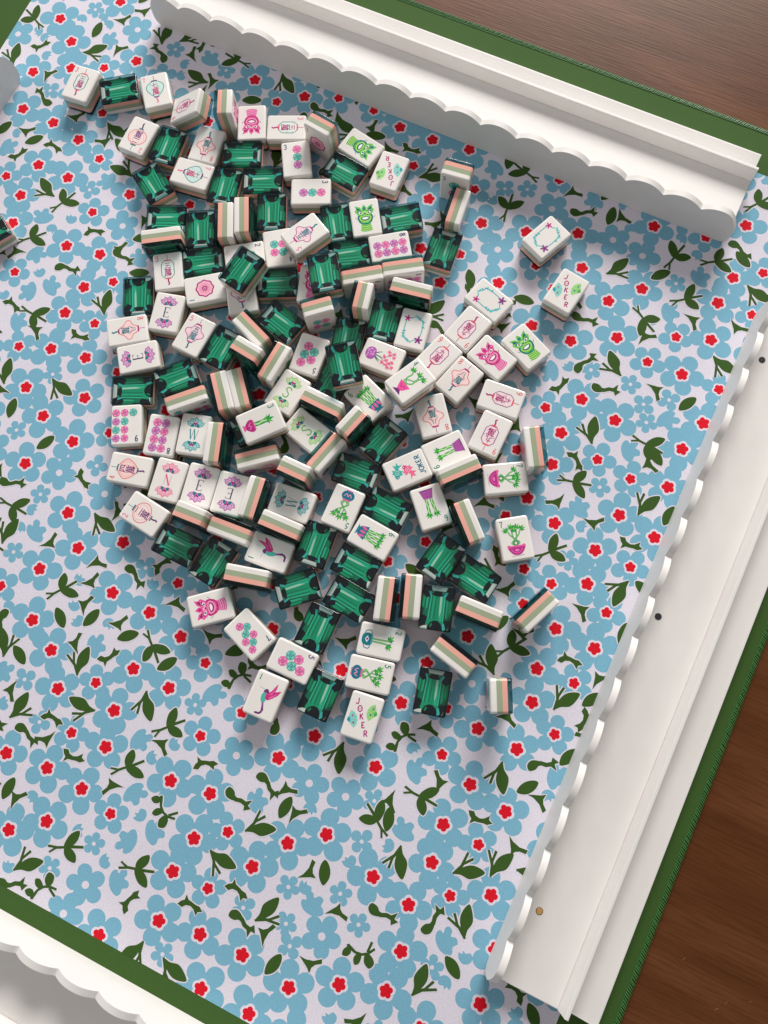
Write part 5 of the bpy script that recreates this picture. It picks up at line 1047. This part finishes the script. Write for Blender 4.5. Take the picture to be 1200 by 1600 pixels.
# ------------------------------------------------------------------ the tiles: design, centre (mm), quaternion, label
GROUPS = {'F': 'tiles lying face up', 'G': 'tiles lying gem back up', 'S': 'tiles on their long edge', 'E': 'tiles standing on end'}
TILES = [
 ('F', 'c3', (-422.24, 284.95, 7.12), (0.9991, 0.0, 0.0, 0.043), 'three lantern tile face up, left of seven lantern tile, above-left of two lantern tile'),
 ('G', '', (-392.53, 293.44, 7.12), (0.0, 0.886, -0.4636, 0.0), 'emerald gem tile, right of the three lantern tile, left of the seven lantern tile'),
 ('F', 'c7', (-364.12, 303.10, 7.12), (0.9462, 0.0, 0.0, 0.3235), 'seven lantern tile face up, above the two lantern tile, above-left of the eight lantern tile'),
 ('F', 'c9', (-329.20, 297.75, 14.09), (0.5653, -0.1661, -0.22, 0.7775), 'tilted lantern tile propped up at an angle, right of the upper seven lantern tile'),
 ('E', 'dp', (-301.21, 305.27, 15.00), (0.3801, 0.3801, 0.5963, 0.5963), 'striped tile on end, above-left of the pink lion tile, above the eight lantern tile'),
 ('F', 'c2', (-357.61, 262.59, 7.12), (-0.0041, 0.0, 0.0, 1.0), 'two lantern tile face up, below the seven lantern tile, left of the eight lantern tile'),
 ('G', '', (-333.64, 265.21, 7.12), (0.0, 0.9986, 0.0534, -0.0), 'emerald gem tile, right of the two lantern tile, above-left of the seven lantern tile'),
 ('F', 'c8', (-305.01, 276.86, 7.12), (-0.076, 0.0, 0.0, 0.9971), 'eight lantern tile face up, above the seven lantern tile, left of the pink lion tile'),
 ('G', '', (-329.04, 232.81, 7.12), (0.0, 0.8806, 0.4739, -0.0), 'emerald gem tile, left of the seven lantern tile, below the two lantern tile'),
 ('F', 'c7', (-304.09, 250.68, 7.12), (0.7455, 0.0, 0.0, -0.6665), 'seven lantern tile face up, below the eight lantern tile, below-right of the two lantern tile'),
 ('G', '', (-277.07, 252.40, 7.12), (0.0, 0.9941, 0.1085, -0.0), 'emerald gem tile, right of the seven lantern tile, below the eight lantern tile'),
 ('G', '', (-305.08, 210.33, 7.12), (0.0, 0.8372, -0.5469, 0.0), 'emerald gem tile, below the seven lantern tile, above the three lantern tile'),
 ('G', '', (-277.10, 213.16, 7.12), (0.0, 0.9705, 0.2413, -0.0), 'emerald gem tile, above-right of the three lantern tile, left of the two-dot tile'),
 ('S', '', (-296.71, 192.26, 10.94), (0.6188, -0.3422, -0.6188, -0.3422), 'striped tile on long edge, above the three lantern tile, below the seven lantern tile'),
 ('F', 'dp', (-282.02, 307.79, 7.12), (-0.2268, 0.0, 0.0, 0.9739), 'pink lion tile face up, left of three lantern tile, right of eight lantern tile'),
 ('F', 'c3', (-255.39, 314.44, 7.12), (0.8354, 0.0, 0.0, -0.5496), 'three lantern tile face up, above the three-dot tile, right of the pink lion tile'),
 ('G', '', (-276.90, 281.44, 7.12), (-0.0, 0.5488, 0.836, 0.0), 'emerald gem tile, below the pink lion tile, right of the eight lantern tile'),
 ('F', 'd3', (-236.51, 293.69, 7.12), (0.9649, 0.0, 0.0, 0.2625), 'three-dot tile face up, below the three lantern tile, below-right of the pink lion tile'),
 ('E', 'd1', (-225.81, 317.88, 15.00), (0.7056, 0.7056, -0.0464, -0.0464), 'tile standing on end showing its one-dot face, near the far rack'),
 ('F', 'dg', (-195.83, 322.03, 7.12), (-0.6353, 0.0, 0.0, 0.7723), 'green lion tile face up, above-left of the fan joker, above-right of the three-dot tile'),
 ('F', 'ja', (-167.65, 312.50, 7.12), (-0.0283, 0.0, 0.0, 0.9996), 'fan joker face up, below-right of the green lion tile, above the eight-dot tile'),
 ('G', '', (-199.14, 299.63, 7.12), (-0.0, -0.6617, 0.7497, 0.0), 'emerald gem tile, below-left of the green lion tile, right of the three-dot tile'),
 ('F', 'd3', (-214.29, 273.47, 7.12), (0.8415, 0.0, 0.0, -0.5402), 'three-dot tile face up, above the five lantern tile, left of the green lion tile'),
 ('G', '', (-252.55, 268.25, 7.12), (0.0, 0.8414, -0.5404, 0.0), 'emerald gem tile, below-left of the three-dot tile, below the three lantern tile'),
 ('S', '', (-259.98, 222.73, 10.94), (0.688, -0.1634, 0.688, 0.1634), 'striped tile on long edge, above the two-dot tile, below-right of the seven lantern tile'),
 ('S', '', (-248.55, 232.66, 10.94), (0.6872, 0.1668, -0.6872, 0.1668), 'striped tile on long edge, above the two-dot tile, above-left of the four-dot tile'),
 ('G', '', (-234.71, 247.75, 7.12), (0.0, 0.9755, 0.2201, -0.0), 'emerald gem tile, above the four-dot tile, above-left of the five lantern tile'),
 ('F', 'd4', (-215.61, 222.90, 7.12), (-0.2978, 0.0, 0.0, 0.9546), 'four-dot tile face up, left of the five lantern tile, right of the two-dot tile'),
 ('F', 'c5', (-196.61, 233.48, 22.47), (0.2417, -0.0345, 0.005, 0.9697), 'five lantern tile face up, right of the four-dot tile, below the three-dot tile'),
 ('G', '', (-185.79, 258.90, 7.12), (0.0, 0.9585, 0.2851, -0.0), 'emerald gem tile, left of the green lion tile, right of the five lantern tile'),
 ('F', 'dg', (-167.61, 270.65, 7.12), (0.9586, 0.0, 0.0, 0.2846), 'green lion tile face up, above-left of the eight-dot tile, below the fan joker'),
 ('G', '', (-143.49, 281.65, 7.12), (0.0, 0.8868, -0.4622, 0.0), 'emerald gem tile, above the eight-dot tile, right of the green lion tile'),
 ('F', 'd8', (-141.03, 256.93, 7.12), (0.8842, 0.0, 0.0, -0.4671), 'eight-dot tile face up, below-right of the green lion tile, below the fan joker'),
 ('G', '', (-166.35, 240.42, 7.12), (0.0, 0.8734, -0.487, 0.0), 'emerald gem tile, below the green lion tile, left of the eight-dot tile'),
 ('G', '', (-171.29, 212.59, 22.75), (0.0345, 0.9531, 0.3005, 0.0052), 'emerald gem tile, below the five lantern tile, right of the four-dot tile'),
 ('F', 'c3', (-282.69, 172.80, 7.12), (0.9612, 0.0, 0.0, 0.2758), 'three lantern tile face up, above the E lotus tile, left of the one-dot tile'),
 ('G', '', (-263.12, 190.79, 7.12), (-0.0, 0.4867, 0.8736, 0.0), 'emerald gem tile, above the one-dot tile, right of the three lantern tile'),
 ('F', 'd2', (-235.87, 206.31, 7.12), (0.8777, 0.0, 0.0, -0.4793), 'two-dot tile face up, left of the four-dot tile, above-right of the one-dot tile'),
 ('G', '', (-226.58, 190.99, 22.47), (0.0057, 0.0816, 0.9963, 0.0256), 'emerald gem tile, below the two-dot tile, right of the one-dot tile'),
 ('F', 'd1', (-251.00, 171.74, 7.12), (0.4582, 0.0, 0.0, 0.8889), 'one-dot tile face up, right of the three lantern tile, above the five lantern tile'),
 ('F', 'c5', (-224.29, 178.59, 7.12), (0.957, 0.0, 0.0, 0.2899), 'lantern tile mostly hidden under the tilted gem tile'),
 ('G', '', (-204.74, 197.98, 7.12), (0.0, 0.8475, -0.5308, 0.0), 'emerald gem tile, below the four-dot tile, below-right of the two-dot tile'),
 ('G', '', (-294.61, 146.62, 7.12), (0.0, 0.9698, 0.2439, -0.0), 'emerald gem tile, left of the E lotus tile, above the eight lantern tile'),
 ('F', 'wE', (-268.11, 143.49, 7.12), (0.9922, 0.0, 0.0, 0.1244), 'E lotus tile face up, above-left of the five lantern tile, below the three lantern tile'),
 ('F', 'c8', (-288.00, 119.19, 7.12), (0.8841, 0.0, 0.0, -0.4673), 'eight lantern tile face up, above the E lotus tile, left of the five lantern tile'),
 ('F', 'wE', (-270.75, 104.38, 7.12), (0.4525, 0.0, 0.0, 0.8918), 'E lotus tile face up, below the eight lantern tile, left of the five lantern tile'),
 ('F', 'c5', (-241.62, 136.27, 7.12), (0.9998, 0.0, 0.0, -0.0211), 'five lantern tile face up, below-right of the E lotus tile, below the one-dot tile'),
 ('G', '', (-219.10, 135.97, 7.12), (-0.0, 0.0303, 0.9995, 0.0), 'emerald gem tile, right of the five lantern tile, below the one-dot tile'),
 ('E', '', (-195.66, 136.97, 15.00), (0.0439, 0.0439, 0.7057, 0.7057), 'striped tile on end, right of the five lantern tile, above-left of the S lotus tile'),
 ('S', '', (-201.91, 155.95, 10.94), (0.3978, 0.5846, 0.3978, -0.5846), 'striped tile on long edge, below-right of the one-dot tile, right of the five lantern tile'),
 ('S', 'b2', (-177.16, 139.96, 10.94), (0.7066, 0.0257, 0.7066, -0.0257), 'striped tile on long edge, above the S lotus tile, left of the five-dot tile'),
 ('G', '', (-238.16, 102.56, 7.12), (-0.0, 0.3701, 0.929, 0.0), 'emerald gem tile, right of the E lotus tile, below the five lantern tile'),
 ('G', '', (-263.11, 80.63, 7.12), (0.0, 0.8462, -0.5328, 0.0), 'emerald gem tile, below the E lotus tile, above the nine-dot tile'),
 ('S', 'd9', (-221.75, 90.59, 10.94), (0.6522, 0.2731, 0.6522, -0.2731), 'striped tile on long edge, above the W lotus tile, above-right of the eight-dot tile'),
 ('S', '', (-200.98, 104.59, 10.94), (0.664, -0.243, 0.664, 0.243), 'striped tile on long edge, above the W lotus tile, above-left of the three-bamboo tile'),
 ('S', '', (-189.57, 112.94, 10.94), (0.6631, 0.2457, -0.6631, 0.2457), 'striped tile on long edge, above the three-bamboo tile, left of the S lotus tile'),
 ('F', 'd9', (-253.93, 56.03, 7.12), (-0.2427, 0.0, 0.0, 0.9701), 'nine-dot tile face up, left of the eight-dot tile, above the four lantern tile'),
 ('F', 'd8', (-227.26, 59.72, 7.12), (-0.1423, 0.0, 0.0, 0.9898), 'eight-dot tile face up, left of the W lotus tile, right of the nine-dot tile'),
 ('F', 'wW', (-206.36, 69.97, 7.12), (0.9894, 0.0, 0.0, 0.145), 'W lotus tile face up, right of the eight-dot tile, above the E lotus tile'),
 ('S', '', (-186.94, 70.03, 10.94), (0.6965, 0.1219, -0.6965, 0.1219), 'striped tile on long edge, right of the W lotus tile, above the E lotus tile'),
 ('F', 'b3', (-162.23, 95.24, 22.67), (0.9348, 0.0193, 0.0391, -0.3526), 'three-bamboo tile face up, below-left of the S lotus tile, right of the W lotus tile'),
 ('F', 'wS', (-159.59, 125.41, 7.12), (0.9981, 0.0, 0.0, -0.0623), 'S lotus tile face up, above-right of the three-bamboo tile, below the five-dot tile'),
 ('S', '', (-132.22, 126.42, 10.94), (-0.4895, 0.5103, 0.4895, 0.5103), 'striped tile on long edge, above the S lotus tile, left of the six-bamboo tile'),
 ('F', 'wS', (-134.62, 105.88, 7.12), (0.789, 0.0, 0.0, 0.6144), 'S lotus tile face up, right of the three-bamboo tile, left of the six-bamboo tile'),
 ('S', 'b5', (-114.41, 96.04, 10.94), (0.7007, 0.095, 0.7007, -0.095), 'striped tile on long edge, below-right of the S lotus tile, above the five-bamboo tile'),
 ('E', '', (-104.26, 120.93, 15.00), (-0.4232, -0.4232, 0.5665, 0.5665), 'striped tile on end, below the six-bamboo tile, right of the S lotus tile'),
 ('F', 'b6', (-105.36, 145.46, 7.12), (0.8244, 0.0, 0.0, 0.5661), 'six-bamboo tile face up, below the potted blossom tile, left of the four-bamboo tile'),
 ('G', '', (-83.11, 121.78, 7.12), (-0.0, 0.1364, 0.9906, 0.0), 'emerald gem tile, above-left of the fish joker, below the six-bamboo tile'),
 ('G', '', (-89.77, 92.78, 7.12), (-0.0, 0.6826, 0.7308, 0.0), 'emerald gem tile, above the five-bamboo tile, left of the fish joker'),
 ('F', 'jb', (-58.46, 109.56, 7.12), (0.3545, 0.0, 0.0, 0.935), 'fish joker face up, left of the six-bamboo tile, below the eight lantern tile'),
 ('S', 'fp', (-156.57, 73.91, 10.94), (0.6393, 0.3022, 0.6393, -0.3022), 'striped tile on long edge, below the three-bamboo tile, above-right of the E lotus tile'),
 ('E', '', (-126.37, 73.88, 15.00), (0.0014, 0.0014, 0.7071, 0.7071), 'striped tile on end, above the W lotus tile, below the S lotus tile'),
 ('F', 'c4', (-236.04, 28.37, 7.12), (0.6129, 0.0, 0.0, 0.7902), 'four lantern tile face up, left of the N lotus tile, below the nine-dot tile'),
 ('F', 'wN', (-207.57, 33.03, 7.12), (0.9957, 0.0, 0.0, 0.0928), 'N lotus tile face up, left of E lotus tile, right of four lantern tile'),
 ('F', 'wE', (-185.15, 39.15, 7.12), (0.9953, 0.0, 0.0, 0.0967), 'E lotus tile face up, right of the N lotus tile, below the W lotus tile'),
 ('F', 'wE', (-163.16, 42.77, 7.12), (-0.0946, 0.0, 0.0, 0.9955), 'E lotus tile face up, left of W lotus tile, right of N lotus tile'),
 ('S', '', (-144.63, 46.57, 10.94), (0.7049, 0.0563, -0.7049, 0.0563), 'striped tile on long edge, right of E lotus tile, left of W lotus tile'),
 ('F', 'wW', (-120.96, 55.22, 7.12), (0.6717, 0.0, 0.0, 0.7408), 'W lotus tile face up, left of the five-bamboo tile, above the hummingbird tile'),
 ('F', 'c2', (-211.30, 4.74, 7.12), (0.7484, 0.0, 0.0, 0.6633), 'two lantern tile face up, below-left of the N lotus tile, below the four lantern tile'),
 ('E', '', (-177.00, 17.04, 15.00), (-0.0208, -0.0208, 0.7068, 0.7068), 'striped tile on end, below the E lotus tile, below-right of the N lotus tile'),
 ('S', '', (-149.65, 20.42, 10.94), (0.5176, 0.4818, 0.5176, -0.4818), 'striped tile on long edge, below the E lotus tile, left of the hummingbird tile'),
 ('S', '', (-119.56, 36.46, 10.94), (0.5074, -0.4925, -0.5074, -0.4925), 'striped tile on long edge, below the W lotus tile, above the hummingbird tile'),
 ('F', 'b1', (-119.57, 17.93, 7.12), (0.6791, 0.0, 0.0, 0.734), 'hummingbird tile face up, below the W lotus tile, below-right of the E lotus tile'),
 ('G', '', (-180.45, -4.80, 7.12), (-0.0, -0.7015, 0.7126, 0.0), 'emerald gem tile, below-right of the two lantern tile, below the E lotus tile'),
 ('G', '', (-152.13, -4.53, 7.12), (-0.0, 0.061, 0.9981, 0.0), 'emerald gem tile, above the pink lion tile, left of the hummingbird tile'),
 ('S', '', (-124.66, -4.09, 10.94), (0.5577, -0.4347, -0.5577, -0.4347), 'striped tile on long edge, below-left of the hummingbird tile, above-right of the pink lion tile'),
 ('G', '', (-93.12, 36.12, 7.12), (0.0, 0.9988, 0.0499, -0.0), 'emerald gem tile, below-left of the five-bamboo tile, below the W lotus tile'),
 ('F', 'b5', (-87.26, 66.79, 7.12), (-0.0147, 0.0, 0.0, 0.9999), 'five-bamboo tile face up, above-left of the six-bamboo tile, right of the W lotus tile'),
 ('G', '', (-59.51, 79.04, 7.12), (0.0, 0.7253, 0.6884, -0.0), 'emerald gem tile, above the six-bamboo tile, right of the five-bamboo tile'),
 ('F', 'b6', (-59.84, 56.89, 7.12), (-0.6758, 0.0, 0.0, 0.7371), 'six-bamboo tile face up, below-right of the five-bamboo tile, below the fish joker'),
 ('G', '', (-62.06, 34.98, 7.12), (-0.0, -0.6856, 0.728, 0.0), 'emerald gem tile, below the six-bamboo tile, above the two-bamboo tile'),
 ('G', '', (-91.31, 3.82, 7.12), (0.0, 0.9107, -0.4132, 0.0), 'emerald gem tile, below-right of the hummingbird tile, above-right of the seven-dot tile'),
 ('G', '', (-56.56, 12.49, 7.12), (-0.0, -0.6732, 0.7394, 0.0), 'emerald gem tile, above-left of the two-bamboo tile, below the six-bamboo tile'),
 ('S', '', (-33.33, 22.80, 10.94), (0.6985, 0.1101, -0.6985, 0.1101), 'striped tile on long edge, above the two-bamboo tile, below the six-bamboo tile'),
 ('S', '', (-19.61, 31.11, 10.94), (0.6964, -0.1225, 0.6964, 0.1225), 'striped tile on long edge, above-right of the two-bamboo tile, below-right of the six-bamboo tile'),
 ('G', '', (-12.00, 63.61, 7.12), (0.0, 0.9952, -0.0979, 0.0), 'emerald gem tile, below the six-bamboo tile, left of the seven-bamboo tile'),
 ('G', '', (14.48, 60.63, 7.12), (0.0, 0.7619, 0.6477, -0.0), 'emerald gem tile, below-left of the seven-bamboo tile, below-right of the six-bamboo tile'),
 ('G', '', (-0.45, 31.97, 7.12), (-0.0, -0.1479, 0.989, 0.0), 'emerald gem tile, right of the two-bamboo tile, above-right of the five-bamboo tile'),
 ('S', '', (25.80, 39.92, 10.94), (0.5102, -0.4896, -0.5102, -0.4896), 'striped tile on long edge, below the seven-bamboo tile, right of the two-bamboo tile'),
 ('S', '', (58.54, 57.76, 10.94), (0.6937, 0.1372, 0.6937, -0.1372), 'striped tile on long edge lying alone right of the pile'),
 ('F', 'b7', (5.14, 132.38, 7.12), (0.8663, 0.0, 0.0, -0.4995), 'seven-bamboo tile face up, below the nine lantern tile, right of the six-bamboo tile'),
 ('F', 'b7', (27.74, 96.67, 7.12), (0.9564, 0.0, 0.0, 0.2922), 'seven-bamboo tile face up, right of the six-bamboo tile, below the nine lantern tile'),
 ('S', 'd1', (14.97, 159.01, 10.94), (0.6826, 0.1844, -0.6826, 0.1844), 'striped tile on long edge, above-right of the seven-bamboo tile, right of the nine lantern tile'),
 ('F', 'c9', (-20.16, 183.31, 7.12), (0.7322, 0.0, 0.0, -0.681), 'nine lantern tile face up, below the pink lion tile, right of the eight lantern tile'),
 ('F', 'c9', (-16.72, 156.91, 7.12), (0.0072, 0.0, 0.0, 1.0), 'nine lantern tile face up, above the seven-bamboo tile, right of the six-bamboo tile'),
 ('F', 'c8', (-58.81, 152.50, 7.12), (-0.3293, 0.0, 0.0, 0.9442), 'eight lantern tile face up, above the six-bamboo tile, below-right of the four-bamboo tile'),
 ('F', 'c8', (-52.88, 184.46, 7.12), (0.9893, 0.0, 0.0, -0.1458), 'eight lantern tile face up, below-right of nine lantern tile, below-left of pink lion tile'),
 ('F', 'b4', (-81.01, 163.79, 22.33), (0.97, -0.0114, -0.0236, -0.2417), 'four-bamboo tile face up, below-right of the potted blossom tile, below-left of the nine lantern tile'),
 ('F', 'c9', (-73.32, 193.36, 7.12), (0.9862, 0.0, 0.0, -0.1655), 'nine lantern tile face up, above-left of eight lantern tile, below-right of framed blank tile'),
 ('F', 'c9', (-62.84, 221.83, 7.12), (0.1377, 0.0, 0.0, 0.9905), 'nine lantern tile face up, below-left of framed blank tile, above-left of pink lion tile'),
 ('F', 'ff', (-58.04, 247.68, 7.12), (0.8083, 0.0, 0.0, 0.5888), 'framed blank tile face up, above-right of the nine lantern tile, above the pink lion tile'),
 ('F', 'dp', (-38.47, 208.73, 7.12), (0.8098, 0.0, 0.0, 0.5867), 'pink lion tile face up, left of green lion tile, below-right of nine lantern tile'),
 ('F', 'dg', (-19.98, 226.00, 7.12), (0.843, 0.0, 0.0, 0.5379), 'green lion tile face up, right of the pink lion tile, above the nine lantern tile'),
 ('F', 'ff', (-39.76, 309.71, 7.12), (0.9786, 0.0, 0.0, -0.2057), 'framed blank tile face up, above the fan joker, above-right of the nine lantern tile'),
 ('F', 'ja', (-10.35, 276.69, 7.12), (0.997, 0.0, 0.0, -0.0774), 'fan joker face up, below the framed blank tile, above-right of the green lion tile'),
 ('F', 'fp', (-109.81, 177.01, 7.12), (0.7218, 0.0, 0.0, -0.6921), 'potted blossom tile face up, above-left of the four-bamboo tile, below-left of the framed blank tile'),
 ('F', 'ff', (-98.33, 205.16, 7.12), (0.9962, 0.0, 0.0, 0.0867), 'framed blank tile face up, above-left of nine lantern tile, above-right of potted blossom tile'),
 ('G', '', (-120.25, 203.32, 7.12), (0.0, 0.9953, 0.0964, -0.0), 'emerald gem tile, left of the framed blank tile, above the potted blossom tile'),
 ('E', 'b2', (-139.40, 206.99, 15.00), (0.4425, 0.4425, 0.5515, 0.5515), 'striped tile on end, below the eight-dot tile, above the potted blossom tile'),
 ('S', '', (-110.94, 228.79, 10.94), (0.5393, -0.4573, -0.5393, -0.4573), 'striped tile on long edge, above the framed blank tile, below the eight-dot tile'),
 ('S', 'd6', (-148.46, 225.89, 10.94), (0.6262, 0.3284, 0.6262, -0.3284), 'striped tile on long edge, below-left of the eight-dot tile, below the green lion tile'),
 ('S', 'd8', (-124.16, 243.48, 10.94), (0.6202, 0.3396, 0.6202, -0.3396), 'striped tile on long edge, below-right of the eight-dot tile, above the framed blank tile'),
 ('E', 'd4', (-164.62, 187.47, 15.00), (0.2465, -0.2465, 0.6628, -0.6628), 'striped tile on end, above the five-dot tile, below-right of the four-dot tile'),
 ('G', '', (-188.47, 171.85, 7.12), (-0.0, -0.6172, 0.7868, 0.0), 'dark emerald gem tile mostly hidden between striped tiles, below the gem beside two dots'),
 ('G', '', (-138.49, 180.54, 7.12), (0.0, 0.9923, 0.1239, -0.0), 'emerald gem tile, left of the potted blossom tile, right of the five-dot tile'),
 ('G', '', (-128.87, 157.32, 22.49), (-0.026, 0.9488, 0.3147, -0.0034), 'emerald gem tile lying on top of two other gem tiles, right of five dots'),
 ('G', '', (-133.81, 148.65, 7.12), (-0.0, 0.0085, 1.0, 0.0), 'emerald gem tile mostly hidden under the top gem tile beside the five-dot tile'),
 ('F', 'd5', (-157.95, 157.25, 7.12), (-0.0506, 0.0, 0.0, 0.9987), 'five-dot tile face up, above the S lotus tile, left of the potted blossom tile'),
 ('G', '', (-425.31, 145.32, 7.12), (0.0, 0.9613, -0.2757, 0.0), 'gem back tile cut off by the left edge of the picture'),
 ('E', 'd2', (-117.83, 323.87, 15.00), (0.706, 0.706, 0.0398, 0.0398), 'striped tile on end with a two-dot face, far upper right of the pile'),
 ('S', 'b3', (-108.44, 301.64, 10.94), (0.7058, -0.0426, 0.7058, 0.0426), 'striped tile on long edge leaning against the upright two-dot tile'),
 ('G', '', (-105.26, 271.92, 7.12), (-0.0, -0.0501, 0.9987, 0.0), 'emerald gem tile at the lower end of the three tile row, far upper right'),
 ('F', 'dp', (-139.00, -32.52, 7.12), (0.4252, 0.0, 0.0, 0.9051), 'pink lion tile face up, above-left of the seven-dot tile, below-left of the hummingbird tile'),
 ('F', 'd7', (-106.76, -37.29, 7.12), (-0.5673, 0.0, 0.0, 0.8235), 'seven-dot tile face up, below-right of the pink lion tile, left of the five-dot tile'),
 ('F', 'd5', (-72.62, -40.52, 7.12), (0.7089, 0.0, 0.0, -0.7053), 'five-dot tile face up, above-right of the hummingbird tile, right of the seven-dot tile'),
 ('G', '', (-67.32, -13.93, 7.12), (-0.0, -0.0062, 1.0, 0.0), 'emerald gem tile, above-right of the five-dot tile, left of the two-bamboo tile'),
 ('G', '', (-46.37, -52.18, 7.12), (-0.0, -0.0125, 0.9999, 0.0), 'emerald gem tile, below-right of the five-dot tile, left of the fan joker'),
 ('F', 'b2', (-24.95, -3.99, 7.12), (0.7842, 0.0, 0.0, -0.6205), 'two-bamboo tile face up, above the five-bamboo tile, right of the five-dot tile'),
 ('F', 'b5', (-22.27, -26.49, 7.12), (0.7813, 0.0, 0.0, -0.6241), 'five-bamboo tile face up, below the two-bamboo tile, above the fan joker'),
 ('F', 'ja', (-15.16, -52.98, 7.12), (0.9978, 0.0, 0.0, 0.0661), 'fan joker face up, below the five-bamboo tile, below the two-bamboo tile'),
 ('F', 'b1', (-78.70, -68.36, 7.12), (0.9996, 0.0, 0.0, 0.027), 'hummingbird tile face up, below-left of the five-dot tile, below the seven-dot tile'),
 ('G', '', (19.56, -18.83, 7.12), (-0.0, -0.1237, 0.9923, 0.0), 'emerald gem tile alone at the bottom, below the tilted stripes'),
 ('E', 'b7', (58.99, -2.08, 15.00), (0.5986, 0.5986, -0.3764, -0.3764), 'striped tile standing on end alone at the lower right of the pile'),
 ('S', '', (22.52, 8.16, 10.94), (0.4388, 0.5545, 0.4388, -0.5545), 'striped tile on long edge, right of the two-bamboo tile, above-right of the fan joker'),
 ('S', '', (-24.99, 122.14, 10.94), (0.6614, -0.2501, -0.6614, -0.2501), 'striped tile on long edge, below the six-bamboo tile, left of the seven-bamboo tile'),
 ('F', 'b6p', (-39.58, 132.75, 7.12), (0.3482, 0.0, 0.0, 0.9374), 'six-bamboo tile face up, below the eight lantern tile, right of the fish joker'),
 ('F', 'b6p', (-32.85, 92.84, 7.12), (-0.3638, 0.0, 0.0, 0.9315), 'six-bamboo tile face up, below the fish joker, left of the seven-bamboo tile'),
 ('S', '', (-5.96, 92.35, 10.94), (0.6506, -0.277, 0.6506, 0.277), 'striped tile on long edge, right of the six-bamboo tile, left of the seven-bamboo tile'),
 ('G', '', (-170.77, 93.28, 7.12), (-0.0, 0.3559, 0.9345, 0.0), 'emerald gem tile mostly hidden under the three-bamboo tile'),
 ('F', 'dp', (-179.57, 207.32, 7.12), (0.9859, 0.0, 0.0, 0.1674), 'pink lion tile almost hidden between two emerald gem tiles'),
]
for pose, code, loc, quat, label in TILES:
    r = bpy.data.objects.new('mahjong_tile', None); COL.objects.link(r)
    r.empty_display_size = .01
    r.location = (loc[0]*MM, loc[1]*MM, (loc[2] + .16)*MM)
    r.rotation_mode = 'QUATERNION'; r.rotation_quaternion = quat
    r['label'] = label; r['category'] = 'mahjong tile'; r['group'] = GROUPS[pose]
    for nm, me in (('white_layer', WHITE), ('sage_layer', SAGE), ('pink_layer', PINK), ('gem_layer', GEM), ('gem_print', GEMP)):
        link(nm, me, r)
    if code: link('face_print', print_mesh(code), r)
